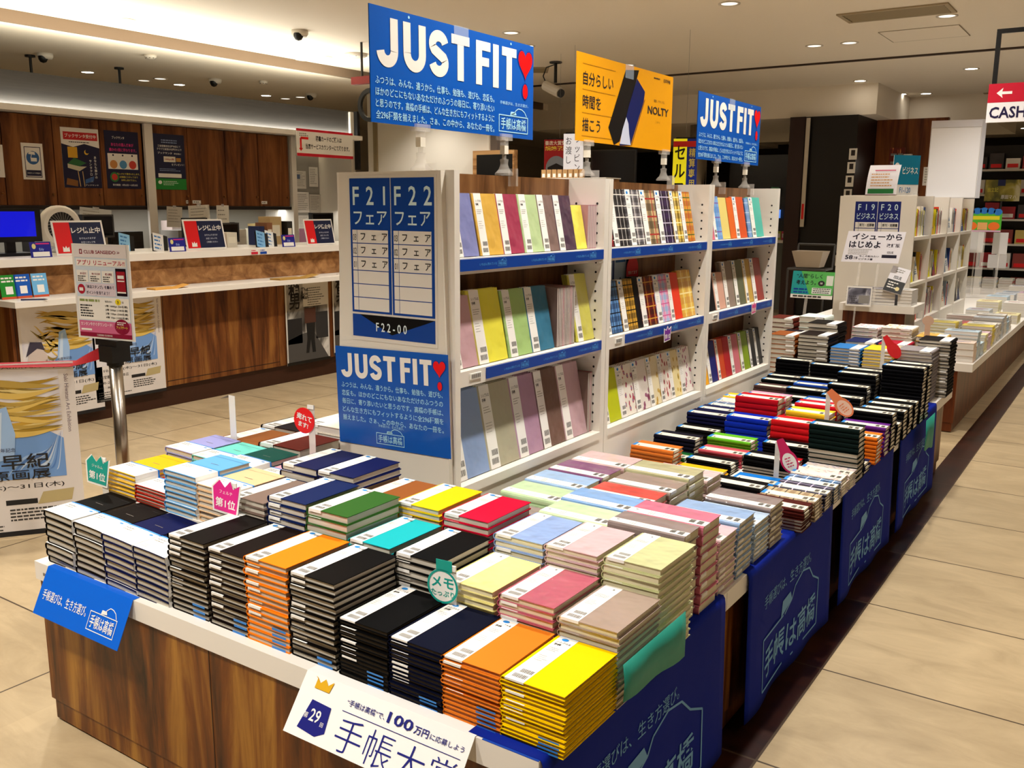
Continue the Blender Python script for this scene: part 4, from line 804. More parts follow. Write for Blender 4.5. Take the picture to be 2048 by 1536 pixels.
for y, z, lb, c in [(3.42, SHZ[1]-.02, 'purple crown tag hooked on the middle shelf strip', '#7a1fa0'), (4.42, SHZ[1]+.0, 'pink ribbon tag hooked on the far shelf strip', '#e0408a')]:
    t = thing('pop_tag', lb, 'shop tag', (SXF+.0045, y, z), PI/2); a = MB(); a.prism([(-.03, -.05), (.03, -.045), (.034, .01), (.012, 0), (0, .015), (-.012, 0), (-.034, .008)], lambda u, v, d: (u, d, v), -.006, -.0052, PAPER); a.prism([(-.025, -.045), (.025, -.041), (.029, .004), (.011, -.004), (0, .008), (-.011, -.004), (-.028, .002)], lambda u, v, d: (u, d, v), -.0066, -.006, mat(c, .4)); a.build('card', t)
    a = MB(); a.text('第1位', PAPER, front(.0005, -.0066), 0, -.035, .02, 1, 'c', .02); a.build('lettering', t)

# ---- cloths and cards hanging on the table
CLOTH = mat('#08218a', .75, 0, .1, 0, 0, .25, 9); CLP = mat('#6fa8d8', .7)
def drape(y0, y1, zb, label, print_=True, fold=None):
    t = thing('table_cloth', label, 'banner cloth', (TX1, y0, 0), PI/2); L_ = y1-y0
    a = MB(); n = 26; vs = []; prof = [(.16, TZ+.0012), (.02, TZ+.0012), (.0, TZ+.001), (-.0045, TZ-.006)]
    def off(u, z): return -.006-.012*(TZ-z)*(1+.8*math.sin(u*9+1.3))-.006*math.sin(u*17)*(TZ-z)/TZ
    zs = [TZ-.02, TZ-.08, TZ-.16, TZ-.24, TZ-.32, TZ-.40]; zs = [z for z in zs if z > zb+.02]+[zb]
    for i in range(n+1):
        u = L_*i/n
        for y, z in prof: vs.append((u, y, z))
        for z in zs: vs.append((u, off(u, z), z))
    m_ = len(prof)+len(zs); fs = [(i*m_+k, i*m_+k+1, (i+1)*m_+k+1, (i+1)*m_+k) for i in range(n) for k in range(m_-1)]
    a.add(vs, fs, CLOTH); o = a.build('cloth', t, smooth=True)
    md = o.modifiers.new('thick', 'SOLIDIFY'); md.thickness = .001; md.offset = 1
    if print_:
        a = MB(); mp = lambda u, v, l=1: (u, off(u, v)-.0026, v)
        a.text('手帳選びは、生き方選び。', CLP, mp, L_*.16, .33, .042, .95, 'l', 0); e = .006
        u0, u1, v0, v1 = L_*.16, L_*.84, .075, .235
        a.line(mp, [(u0+.2, v1), (u0, v1), (u0, v0), (u1*.5, v0)], e, CLP); a.line(mp, [(u1*.6, v0), (u1, v0), (u1, v1)], e, CLP)
        a.text('手帳は高橋', CLP, mp, (u0+u1)/2, v0+.035, .105, .98, 'c', .012)
        a.line(mp, [(u0+L_*.26, v1+.0), (u0+L_*.33, v1+.03), (u0+L_*.36, v1+.065), (u0+L_*.45, v1+.09), (u0+L_*.54, v1+.075), (u0+L_*.6, v1+.03), (u0+L_*.68, v1)], e, CLP)
        a.shape(mp, [(u0+L_*.22, v1), (u0+L_*.33, v1+.03), (u0+L_*.31, v1+.06), (u0+L_*.23, v1+.05)], CLP); a.build('cloth_print', t)
    return t
drape(1.262, 2.13, .04, 'blue printed cloth hanging at the table corner')
drape(2.30, 3.11, .035, 'blue printed cloth, second along the aisle side')
drape(3.24, 4.03, .04, 'blue printed cloth, third along the aisle side')
drape(4.16, 5.0, .04, 'blue printed cloth, farthest along the aisle side')
t = thing('corner_flap', 'blue cloth end folded over the front table edge', 'banner cloth', (-.915, TY0, TZ)); a = MB(); a.box(0, .124, 0, .03, .0003, .0013, mat('#0b45b0', .6)); a.build('cloth', t)
GRN = mat('#1f8f7d', .6, bump=.2, bscale=12)
def green_sheet(y0, y1, z0, z1, label):
    t = thing('green_sheet', label, 'cover sheet', (-.735, y0, z0), PI/2); a = MB(); n = 10; L_ = y1-y0
    vs = []
    for i in range(n+1):
        u = L_*i/n; zz = -.004*math.sin(i*.9)-.025*i/n
        vs += [(u, .0, z1-z0), (u, -.004-.003*math.sin(i), (z1-z0)*.5), (u, -.002, zz)]
    a.add(vs, [(i*3+k, i*3+k+1, i*3+k+4, i*3+k+3) for i in range(n) for k in range(2)], GRN); o = a.build('sheet', t, smooth=True); md = o.modifiers.new('thick', 'SOLIDIFY'); md.thickness = .001
green_sheet(1.47, 1.76, .512, .59, 'green sheet hanging beside the taupe notebooks at the corner')
green_sheet(4.45, 4.66, .36, .5, 'green sheet hanging below the tallest black tower')
# blue maker card folded over the front edge
def edge_card(x0, w, h, ang, lab_, cm, fn, yb=.05):
    t = thing('edge_card', lab_, 'card', (x0, TY0, TZ)); a = MB(); th = math.radians(ang)
    a.box(0, w, -.001, yb, .0005, .0015, cm); a.add([(0, -.001, .0015), (w, -.001, .0015), (w, -.004-h*math.sin(th), -h*math.cos(th)), (0, -.004-h*math.sin(th), -h*math.cos(th)), (0, -.001, .0003), (w, -.001, .0003), (w, -.0028-h*math.sin(th), -h*math.cos(th)-.001), (0, -.0028-h*math.sin(th), -h*math.cos(th)-.001)],
        [(0, 1, 2, 3)[::-1], (4, 5, 6, 7), (3, 2, 6, 7), (0, 3, 7, 4), (1, 5, 6, 2)], cm); a.build('card', t)
    a = MB(); mp = lambda u, v, l=1: (u, -.0036-(h-v)*math.sin(th)-.0005*l, .001-(h-v)*math.cos(th)); fn(a, mp, w, h); a.build('lettering', t); return t
def blue_card(a, mp, w, h): a.textfit('手帳選びは、生き方選び。', PAPER, mp, w*.05, h*.34, w*.58, h*.22, .004); logo(a, mp, w*.62, h*.14, w*.3, h*.62, PAPER, 1)
edge_card(-2.375, .385, .125, 24, 'bright blue card folded over the front table edge', mat('#0a62d6', .35, .2), blue_card, .018)
NAVY = mat('#151a78', .4)
def award(a, mp, w, h):
    a.textfit('“手帳は高橋”で、', NAVY, mp, w*.30, h*.74, w*.53, h*.1, .006); a.textfit('100', NAVY, mp, w*.545, h*.73, w*.69, h*.17, .02); a.textfit('万円', NAVY, mp, w*.70, h*.73, w*.78, h*.12, .015); a.textfit('に応募しよう', NAVY, mp, w*.79, h*.74, w*.975, h*.09, .006)
    a.rect(mp, w*.29, h*.635, w*.97, h*.645, NAVY); a.textfit('手帳大賞', NAVY, mp, w*.30, h*.04, w*.985, h*.53, -.012)
    a.shape(mp, [(w*.085, h*.97), (w*.07, h*1.0-.002), (w*.11, h*.9), (w*.135, h*.985), (w*.16, h*.9), (w*.19, h*.985), (w*.18, h*.8), (w*.085, h*.8)], mat('#d9a616', .4))
    a.shape(mp, [(w*.07, h*.14), (w*.19, h*.1), (w*.24, h*.2), (w*.225, h*.6), (w*.1, h*.62)], NAVY); a.text('第', PAPER, mp, w*.097, h*.33, h*.1, 1, 'c', 0, 2); a.textfit('29', PAPER, mp, w*.12, h*.3, w*.185, h*.2, .012, 2); a.text('回', PAPER, mp, w*.207, h*.28, h*.08, 1, 'c', 0, 2)
edge_card(-1.372, .442, .125, 35, 'white award card with large blue lettering on the front edge', mat('#f3f1ee', .35), award, .025)

# ================================================================== THE TILL COUNTER (left)
CY0, CY1 = 2.93, 7.55
t = thing('service_counter', 'long wooden till counter with white upper and lower ledges', 'counter', (-5.75, CY0, 0), PI/2)   # local x along the counter, local -y faces the shop
L_ = CY1-CY0
a = MB(); a.box(.02, L_, 0, .45, .15, .825, WOOD_D); a.build('front_panel', t)
a = MB(); a.box(.03, L_, .02, .44, 0, .149, mat('#3a1c0c', .5)); a.build('plinth', t)
a = MB(); mp = front(.001)
for u in (.04, .52, 1.06, 1.10, 2.16, 2.72, 3.3): a.rect(mp, u, .155, u+.004, .82, mat('#20100a', .6))
a.rect(front(.001, .0), 1.1, .185, 2.16, .19, mat('#20100a', .6)); a.build('panel_seam', t)
a = MB(); a.box(-.03, L_, -.17, .16, .826, .862, WHITE); a.build('lower_ledge', t)
a = MB(); a.box(.0, L_, .14, .17, .863, 1.055, WOOD_H); a.build('riser_panel', t)
a = MB(); a.box(-.6, L_, .08, .78, 1.056, 1.105, WHITE); a.build('upper_ledge', t)
a = MB(); a.box(-.6, -.04, .3, .7, 0, 1.055, mat('#2f160b', .5)); a.build('return_panel', t)
# back wall of cabinets, cornice, niche
XB = -7.2
t = thing('wall_cabinets', 'row of wooden wall cabinets above the till niche', 'cabinet', (XB, 3.0, 1.43), PI/2)
seams = [3.0, 3.36, 3.76, 4.16, 4.56, 4.95, None, 5.05, 5.41, 5.82, 6.21, 6.6]
a = MB(); a.box(0, 3.62, .03, .4, 0, .69, mat('#23110a', .6)); a.build('carcass', t); a = MB(); a.box(0, 3.62, .001, .03, -.03, -.001, mat('#1a0d08', .6)); a.build('bottom_rail', t)
prev = seams[0]
for sm in seams[1:]:
    if sm is None: prev = None; continue
    if prev is None: prev = sm; continue
    d = MB(); d.box(prev-3.0+.004, sm-3.0-.004, 0, .028, .005, .69, wood('door', '#3a1c0d', '#74421e', '#966034', 'z', .9)); o = d.build('cabinet_door', t)
    k = MB(); k.cyl((sm-3.03, -.012, .09), (sm-3.03, 0, .09), .011, mat('#8a5a30', .3, metal=.6), 10); k.build('knob', o); prev = sm
t = thing('cabinet_post', 'white upright post splitting the wall cabinets', 'post', (XB+.001, 4.96, 1.001), PI/2); a = MB(); a.box(0, .08, -.03, -.002, 0, 1.123, WHITE); a.build('post', t)
t = thing('cabinet_post', 'white upright post at the end of the wall cabinets', 'post', (XB+.001, 6.625, 1.001), PI/2); a = MB(); a.box(0, .06, -.02, .4, 0, 1.123, WHITE); a.build('post', t)
t = thing('cornice_fascia', 'brushed dark grey fascia lit from a white ledge below it', 'fascia', (XB, 2.4, 2.126), PI/2)
m_, nt, b_ = base_mat('brushed_metal'); n_ = nt.nodes.new('ShaderNodeTexNoise'); n_.inputs['Scale'].default_value = 3; n_.inputs['Roughness'].default_value = .8; n_.inputs['Distortion'].default_value = 1.5; n_.inputs['Detail'].default_value = 8; r_ = nt.nodes.new('ShaderNodeValToRGB'); r_.color_ramp.elements[0].color = lin('#1b1917'); r_.color_ramp.elements[1].color = lin('#4a463f')
nt.links.new(n_.outputs['Fac'], r_.inputs['Fac']); nt.links.new(r_.outputs['Color'], b_.inputs['Base Color']); b_.inputs['Roughness'].default_value = .5
a = MB(); a.box(0, 5.15, .03, .1, .05, .31, m_); a.build('metal_face', t); a = MB(); a.box(0, 5.1, -.17, .4, 0, .045, WHITE); a.build('light_ledge', t)
a = MB(); a.box(5.151, 5.19, -.05, .3, -.3, .31, BLACK); a.build('end_cap', t)
m = MB(); m.box(-7.78, -7.7, 2.0, 7.56, 0, 2.44, mat('#98948a', .7)); struct(m.build('wall_niche'))
m = MB(); m.box(-7.7, -7.2, 7.5, 7.56, 0, 2.43, mat('#cfc8ba', .7)); struct(m.build('trim_5'))
# back worktop
t = thing('back_worktop', 'white back worktop in the till niche', 'worktop', (-7.1, 2.4, 0), PI/2); a = MB(); a.box(0, 5.0, 0, .58, .98, 1.0, WHITE); a.build('top', t); a = MB(); a.box(0, 5.0, .02, .58, 0, .979, mat('#cdc6b8', .6)); a.build('base_cabinet', t)

# posters on cabinet doors
def poster(y0, z0, w, h, x, label, bg, fn, cat='poster', name='poster', th=.0015):
    t = thing(name, label, cat, (x, y0, z0), PI/2); a = MB(); a.box(0, w, 0, th, 0, h, bg); a.build('sheet', t)
    a = MB(); fn(a, front(.0007), w, h); a.build('printing', t); return t
NV = mat('#10133a', .4)
def p_cam(a, mp, w, h):
    a.frame(mp, w*.12, h*.06, w*.88, h*.9, w*.03, NV); a.disc(mp, w*.5, h*.6, w*.3, w*.3, mat('#2d5f9c', .4)); a.shape(mp, [(w*.3, h*.7), (w*.62, h*.68), (w*.6, h*.76), (w*.34, h*.78)], PAPER, 2); a.rect(mp, w*.4, h*.5, w*.68, h*.6, PAPER, 2); a.line(mp, [(w*.45, h*.69), (w*.4, h*.58)], w*.03, PAPER, 2)
    a.rect(mp, w*.16, h*.1, w*.84, h*.26, NV); a.text('防犯カメラ作動中', PAPER, mp, w*.5, h*.16, w*.075, 1, 'c', 0, 2)
def p_santa(a, mp, w, h):
    a.shape(mp, [(0, 0), (w, 0), (w, h*.68), (w*.6, h*.74), (w*.3, h*.68), (0, h*.73)], NV); a.rect(mp, w*.06, h*.8, w*.96, h*.93, mat('#c8202a', .4)); a.textfit('ブックサンタ受付中', PAPER, mp, w*.1, h*.835, w*.92, h*.065, .02, 2); a.lines(mp, w*.2, h*.77, w*.9, 1, 1, h*.014, INK)
    a.shape(mp, [(w*.12, h*.4), (w*.42, h*.36), (w*.62, h*.42), (w*.3, h*.5)], mat('#2d6b3c', .4), 2); a.shape(mp, [(w*.12, h*.33), (w*.42, h*.28), (w*.62, h*.36), (w*.42, h*.36), (w*.12, h*.4)], mat('#c9c2a8', .4), 2)
    a.rect(mp, w*.15, h*.5, w*.4, h*.68, mat('#d8a428', .4), 2); a.line(mp, [(w*.38, h*.28), (w*.42, h*.02)], w*.02, mat('#caa56a', .4), 2); a.line(mp, [(w*.5, h*.28), (w*.53, h*.02)], w*.02, mat('#caa56a', .4), 2); a.shape(mp, [(w*.05, h*.05), (w*.35, h*.02), (w*.36, h*.12), (w*.08, h*.16)], mat('#8a5a2c', .4), 2); a.shape(mp, [(w*.55, h*.07), (w*.78, h*.12), (w*.8, h*.2), (w*.56, h*.14)], mat('#3a62a0', .4), 2)
    a.disc(mp, w*.64, h*.6, w*.06, w*.06, mat('#e2b63a', .4), 2); a.disc(mp, w*.66, h*.615, w*.05, w*.05, NV, 3)
    for q, s_ in enumerate(('あなたも誰かの', 'サンタクロース')): a.text(s_, PAPER, mp, w*(.86-.13*q), h*.5-q*.03, w*.075, 1, 'c', .01, 2, vert=True)
    a.textfit('ブックサンタ', PAPER, mp, w*.55, h*.035, w*.9, h*.025, .01, 2)
def p_book(a, mp, w, h):
    a.textfit('ブックサンタ', PAPER, mp, w*.22, h*.86, w*.58, h*.05, .01); MG = mat('#e8368a', .4)
    a.textfit('あなたの選んだ本が', MG, mp, w*.18, h*.735, w*.84, h*.06, .012); a.textfit('誰かの1冊に変わります。', MG, mp, w*.12, h*.645, w*.92, h*.06, .012); a.rect(mp, w*.06, h*.34, w*.94, h*.61, PAPER)
    for q, c in enumerate(('#c98a4a', '#4a8ab8', '#c83a2c')): a.disc(mp, w*(.22+.28*q), h*.42, w*.11, w*.11, mat(c, .5), 2); a.disc(mp, w*(.22+.28*q), h*.58, w*.025, w*.025, NV, 2)
    a.disc(mp, w*.22, h*.2, w*.13, w*.13, mat('#2f7a3a', .5), 2); a.disc(mp, w*.22, h*.2, w*.085, w*.085, mat('#c8372c', .5), 3)
    for q, s_ in enumerate(('各レジにて受付いたします。', 'お気軽にスタッフまで', 'お申し付け下さい。')): a.text(s_, mat('#e6d34a', .5), mp, w*.64, h*(.245-.055*q), w*.055, 1, 'c', .01)
    a.text('受付期間：9月22日～12月25日', PAPER, mp, w*.52, h*.05, w*.055, 1, 'c', .01)
def p_gift(a, mp, w, h):
    for q, s_ in enumerate(('三省堂書店名古屋本店にて', 'クラブ三省堂IDを提示の上で')): a.text(s_, PAPER, mp, w*.5, h*(.77-.055*q), w*.062, 1, 'c', .01)
    a.lines(mp, w*.25, h*.9, w*.8, 2, h*.04, h*.02, mat('#8fa0c8', .5)); a.textfit('ブックサンタ', PAPER, mp, w*.12, h*.64, w*.58, h*.04, .015); a.textfit('参加毎に', PAPER, mp, w*.64, h*.64, w*.88, h*.03, .01)
    a.rect(mp, w*.3, h*.5, w*.68, h*.6, PAPER2); a.textfit('100pt券', mat('#a8222a', .5), mp, w*.34, h*.525, w*.64, h*.045, .02, 2); a.rect(mp, w*.7, h*.51, w*.86, h*.58, mat('#b8863a', .5)); a.text('をプレゼント！', PAPER, mp, w*.75, h*.44, w*.065, 1, 'c', .01)
    a.rect(mp, 0, 0, w, h*.2, mat('#1f8a34', .4)); a.disc(mp, w*.14, h*.13, w*.06, w*.05, PAPER, 2); a.lines(mp, w*.24, h*.155, w*.8, 3, h*.03, h*.014, mat('#bfe0c4', .5), 2); a.rect(mp, w*.1, h*.22, w*.85, h*.29, PAPER); a.lines(mp, w*.15, h*.38, w*.85, 2, h*.03, h*.012, mat('#8fa0c8', .5))
poster(3.9, 1.63, .17, .275, XB-.0-.0+.003, 'white camera notice with round blue sign on a cabinet door', PAPER, p_cam, 'notice', 'notice')
poster(3.62, 1.64, .14, .24, XB+.003, 'white notice at the cut edge of the cabinet row', PAPER, lambda a, mp, w, h: a.lines(mp, w*.1, h*.8, w*.9, 5, h*.14, h*.04, TXT), 'notice', 'notice')
poster(4.225, 1.575, .325, .47, XB+.003, 'white and navy poster of stacked books under a red headline', PAPER, p_santa); poster(4.6, 1.575, .315, .47, XB+.003, 'navy poster with pink headline beside the white post', NV, p_book); poster(5.06, 1.575, .315, .475, XB+.003, 'navy poster with green footer right of the white post', mat('#151c40', .4), p_gift)
for y, w in [(5.36, .022), (5.43, .09), (6.23, .07)]: poster(y, 1.455, w, .028, XB+.003, 'small white name label low on a cabinet door, %s' % {.022: 'left of a pair', .09: 'right of a pair', .07: 'alone near the end'}[w], PAPER, lambda a, mp, w, h: a.lines(mp, w*.1, h*.7, w*.9, 1, 1, h*.4, TXT), 'label', 'door_label')
# red-edged notice hung from the fascia
def p_red(a, mp, w, h):
    a.rect(mp, 0, 0, w, h*.11, mat('#d0142c', .4)); a.rect(mp, 0, h*.91, w, h, mat('#d0142c', .4)); a.textfit('図書カードのご購入は', INK, mp, w*.33, h*.58, w*.79, h*.2, .025); a.textfit('当店サービスカウンターにて承ります。', INK, mp, w*.15, h*.27, w*.93, h*.2, .02)
    a.line(mp, [(w*.2, h*.66), (w*.07, h*.66), (w*.07, h*.27)], w*.03, JR); a.shape(mp, [(w*.035, h*.29), (w*.105, h*.29), (w*.07, h*.18)], JR); a.lines(mp, w*.05, h*.84, w*.22, 2, h*.07, h*.04, TXT)
poster(6.55, 1.925, .79, .265, -7.02, 'white notice with red borders hanging at the till corner', PAPER, p_red, 'sign', 'hanging_sign', .004)
# paper notices on the end wall of the niche
rnd = random.Random(4)
PN = ['lettered card with a yellow stripe', 'sheet with a small blue picture', 'sheet with a dark dish photo', 'long grey list', 'folded grey list', 'wide form', 'narrow memo', 'blank-looking sheet', 'curled sheet at the bottom', 'typed sheet at the top', 'taped memo', 'grey table sheet']
for i in range(12):
    y = 6.75+(i % 4)*.2+rnd.uniform(-.02, .02); z = 1.82-(i//4)*.24+rnd.uniform(-.03, .03); w, h = rnd.uniform(.13, .19), rnd.uniform(.18, .23)
    poster(y, z-.2, w, h, -7.69+.004*(i % 3), PN[i]+' pinned on the wall beside the cabinets', mat(rnd.choice(['#d8d3c8', '#c9c3b6', '#e3dfd6', '#bdb8ae']), .6), lambda a, mp, w, h: (a.lines(mp, w*.1, h*.9, w*.9, 9, h*.09, h*.03, mat('#8d8880', .6), 1, i), a.rect(mp, w*.1, h*.55, w*.4, h*.8, mat('#5a6a8a', .5), 2) if i in (1, 2) else None, a.rect(mp, w*.8, 0, w, h, mat('#e0c020', .5), 2) if i == 0 else None), 'notice', 'paper_notice')
# closed-till signs
def closed(y0, label, w=.37, h=.235, rz=PI/2, x=-6.02):
    t = thing('closed_sign', label, 'till sign', (x, y0, 1.1055), 0, rot=(math.radians(-12), 0, PI/2)); a = MB(); a.box(0, w, 0, .004, .0, h, PAPER); a.build('board', t)
    a = MB(); mp = front(.0007); e = w*.035; a.rect(mp, e, e, w-e, h-e, mat('#0d1a40', .4)); a.rect(mp, e, e, w*.34, h-e, mat('#e01018', .4), 2); a.textfit('レジ休止中', PAPER, mp, w*.36, h*.62, w*.93, h*.18, .02, 2)
    for q, s_ in enumerate(('おそれ入りますが', 'お近くのレジを', 'ご利用ください')): a.text(s_, mat('#cdd3e2', .5), mp, w*.65, h*(.45-.115*q), h*.065, 1, 'c', .01, 2)
    a.shape(mp, [(w*.13, h*.1), (w*.26, h*.1), (w*.26, h*.24), (w*.22, h*.2), (w*.2, h*.27), (w*.17, h*.2), (w*.14, h*.26)], PAPER, 3); a.build('printing', t)
    a = MB(); a.box(w*.2, w*.8, .004, .12, .0, .004, PAPER); a.build('foot', t); return t
closed(3.44, 'red and navy till sign behind the app sign, beside the white fan'); closed(4.47, 'red and navy till sign in the middle of the counter'); closed(5.7, 'red and navy till sign nearest the section board', .34, .225)
# small payment cards
for y, lb in [(3.2, 'small blue counter card beside the till screen'), (4.23, 'small blue counter card left of the middle till sign'), (5.31, 'small blue counter card near the leaflets')]:
    t = thing('counter_card', lb, 'counter card', (-5.9, y, 1.1055), 0, rot=(math.radians(-8), 0, PI/2)); a = MB(); a.box(0, .14, 0, .003, 0, .1, mat('#1b1f8a', .4)); a.build('card', t); a = MB(); mp = front(.0006)
    a.rect(mp, .015, .006, .125, .036, PAPER); a.rect(mp, .04, .084, .13, .092, mat('#d0307a', .4)); a.disc(mp, .026, .072, .013, .017, mat('#d9d08a', .5)); a.text('Edy', mat('#9fb4e8', .5), mp, .075, .045, .022, 1, 'c', .01); a.build('printing', t)
for y, c, lb in [(2.94, '#1f8a2c', 'green payment card at the ledge end'), (3.03, '#1558b8', 'blue payment card second on the lower ledge'), (3.14, '#6fb4e4', 'pale blue payment card third on the lower ledge')]:
    t = thing('payment_card', lb, 'counter card', (-5.8, y, .8625), 0, rot=(math.radians(-8), 0, PI/2)); a = MB(); a.box(0, .1, 0, .003, 0, .15, mat(c, .4)); a.build('card', t); a = MB(); mp = front(.0006)
    a.lines(mp, .01, .135, .09, 2, .02, .01, PAPER); a.rect(mp, .03, .03, .075, .078, PAPER); a.rect(mp, 0, 0, .1, .014, mat('#c8502c', .5)); a.build('printing', t)
t = thing('pen', 'dark pen lying on the end of the lower ledge', 'pen', (-5.66, 2.98, .8635), .9); a = MB(); a.cyl((0, 0, .005), (.13, 0, .005), .005, mat('#101a4a', .3), 8); a.build('barrel', t); a = MB(); a.cyl((.13, 0, .005), (.15, 0, .005), .005, BLACK, 8, .001); a.build('tip', t)
for y, x, w, d, c, lb in [(5.0, -5.66, .45, .12, '#a8823a', 'brown kraft tray on the lower ledge above the film posters'), (3.9, -5.68, .3, .1, '#d8a04a', 'orange papers on the lower ledge behind the app sign')]:
    t = thing('paper_tray', lb, 'tray', (x, y, .8625), .0); a = MB(); a.box(-d/2, d/2, 0, w*.6, 0, .012, mat(c, .6)); a.build('pad', t); a = MB(); a.add([(-d/2, w*.6, .003), (d/2, w*.6, .001), (d*.3, w, .02), (-d*.5, w, .024)], [(0, 1, 2, 3)], mat(c, .6)); a.build('loose_sheet', t)
for y, c, lb in [(4.91, '#c8283c', 'red sticker on the upper ledge front'), (5.0, '#1a4aa8', 'blue sticker on the upper ledge front')]:
    poster(y, 1.06, .075, .04, -5.824, lb, PAPER, lambda a, mp, w, h: (a.rect(mp, w*.05, h*.05, w*.95, h*.55, mat(c, .4)), a.lines(mp, w*.1, h*.9, w*.9, 1, 1, h*.2, mat(c, .4))), 'sticker', 'ledge_sticker')
# machines on and behind the counter
t = thing('till_screen', 'till monitor with a plain blue screen at the counter end', 'monitor', (-6.2, 3.05, 1.1055), PI/2)
a = MB(); a.box(0, .4, 0, .03, .09, .31, BLACK); a.build('casing', t); a = MB(); a.rect(front(.0008), .02, .125, .36, .29, mat('#0a12c8', .3, emit=.35)); a.build('screen', t); a = MB(); a.box(.08, .32, -.05, .14, 0, .02, BLACK); a.box(.17, .23, .03, .06, .02, .2, BLACK); a.build('stand', t)
t = thing('desk_fan', 'round white desk fan with a dark grille behind the counter', 'fan', (-6.42, 3.71, 1.1055), PI/2); a = MB(); a.lathe([(.0001, 0), (.07, 0), (.065, .02), (.03, .03), (.025, .09), (.0001, .1)], (0, 0, 0), WHITE); a.build('base', t, smooth=True)
a = MB(); a.lathe([(.135, -.03), (.15, -.02), (.15, .03), (.1, .07), (.05, .09), (.0001, .09)], (0, 0, .18), WHITE, axis='y'); a.lathe([(.105, -.025), (.135, -.03)], (0, 0, .18), WHITE, axis='y'); a.build('shroud', t, smooth=True)
a = MB(); a.lathe([(.105, -.02), (.05, -.015), (.0001, -.014)], (0, 0, .18), BLACK, axis='y')
for q in range(28): an = 2*PI*q/28; a.line(lambda u, v, l=1: (u, -.022, .18+v), [(.02*math.cos(an), .02*math.sin(an)), (.104*math.cos(an+.5), .104*math.sin(an+.5))], .002, LGREY)
a.build('grille', t)
def screen_back(y, x, w, h, z, label, c=BLACK):
    t = thing('monitor', label, 'monitor', (x, y, 1.1055 if x > -6.5 else 1.0005), PI/2); z0 = z-(1.1055 if x > -6.5 else 1.0005)
    a = MB(); a.box(0, w, 0, .05, z0, z0+h, c); a.build('casing', t); a = MB(); a.frame(front(.001), 0, z0, w, z0+h, .012, DGREY); a.rect(front(.0008), .015, z0+.02, w-.015, z0+h-.015, mat('#050506', .2)); a.build('screen', t); a = MB(); a.box(w*.3, w*.7, -.03, .12, 0, .012, c); a.box(w*.45, w*.55, .05, .07, .012, max(z0+h*.4, .03), c); a.build('stand', t)
screen_back(3.9, -6.45, .25, .17, 1.2, 'black monitor seen above the first till sign'); screen_back(4.78, -6.45, .22, .16, 1.18, 'black monitor right of the white post'); screen_back(4.9, -6.3, .3, .16, 1.14, 'black machine behind the middle till sign'); screen_back(6.75, -7.05, .3, .22, 1.15, 'black monitor below the pinned notices'); screen_back(6.6, -6.3, .16, .11, 1.12, 'small dark screen at the far counter end')
t = thing('cash_drawer', 'low black till printer under the blue screen', 'till machine', (-6.05, 2.66, 1.1055), PI/2); a = MB(); a.box(0, .3, 0, .2, 0, .09, BLACK); a.build('casing', t); a = MB(); a.box(.08, .22, -.002, 0, .03, .04, LGREY); a.build('slot', t)
for y, x, c, lb in [(4.02, -6.2, '#8cc4ea', 'leaflet in a black stand left of the white post'), (4.2, -6.05, '#e8e6e2', 'white leaflet in a dark stand by the blue card'), (5.13, -6.0, '#7fb8e6', 'blue wave leaflet tilted in a stand'), (5.24, -6.02, '#eef2f0', 'white and green leaflet tilted in a stand')]:
    t = thing('leaflet_stand', lb, 'leaflet stand', (x, y, 1.1055), 0, rot=(math.radians(-20), math.radians(14), PI/2)); a = MB(); a.box(0, .09, 0, .003, .01, .15, mat(c, .4)); a.build('leaflet', t); a = MB(); a.box(.01, .13, .004, .03, .0, .15, BLACK); a.build('stand', t); a = MB(); a.lines(front(.0006), .01, .13, .08, 4, .03, .012, mat('#3a7ab8', .5)); a.build('printing', t)
for y, x, w, h, c, lb in [(5.42, -6.3, .05, .16, '#1d2a5a', 'navy binder'), (5.5, -6.3, .06, .19, '#8a5a3a', 'brown binder'), (5.58, -6.35, .13, .24, '#c2a878', 'tan cardboard box file'), (5.73, -6.3, .06, .2, '#16120e', 'black box file'), (4.83, -6.2, .1, .16, '#b8342c', 'red topped card box'), (4.95, -6.15, .1, .12, '#d8d2c2', 'white catalogue box')]:
    t = thing('file_box', lb+' standing on the counter', 'box file', (x, y, 1.1055), PI/2); a = MB(); a.box(0, w, 0, .15, 0, h, mat(c, .5)); a.build('box', t); a = MB(); a.rect(front(.0007), w*.15, h*.3, w*.85, h*.7, PAPER2); a.build('spine_label', t)
for y, w, c, lb in [(4.15, .32, '#b9b2a2', 'grey paper carton in the niche under the printed door'), (4.5, .3, '#26221e', 'black drawer unit in the niche'), (5.15, .35, '#8f8c88', 'smoky plastic drawer unit right of the post'), (5.6, .3, '#e2e0d8', 'white panel box in the niche'), (6.1, .25, '#ded8c2', 'cream box stack in the niche')]:
    t = thing('storage_unit', lb, 'storage box', (-7.05, y, 1.0005), PI/2); a = MB(); a.box(0, w, 0, .25, 0, .22, mat(c, .5)); a.build('body', t)
    for q in range(3): a = MB(); a.box(.01, w-.01, -.006, -.0005, .012+q*.07, .07+q*.07, mat(c, .4)); o = a.build('drawer', t); k = MB(); k.box(w*.4, w*.6, -.011, -.0065, .035+q*.07, .045+q*.07, PAPER); k.build('label_holder', o)
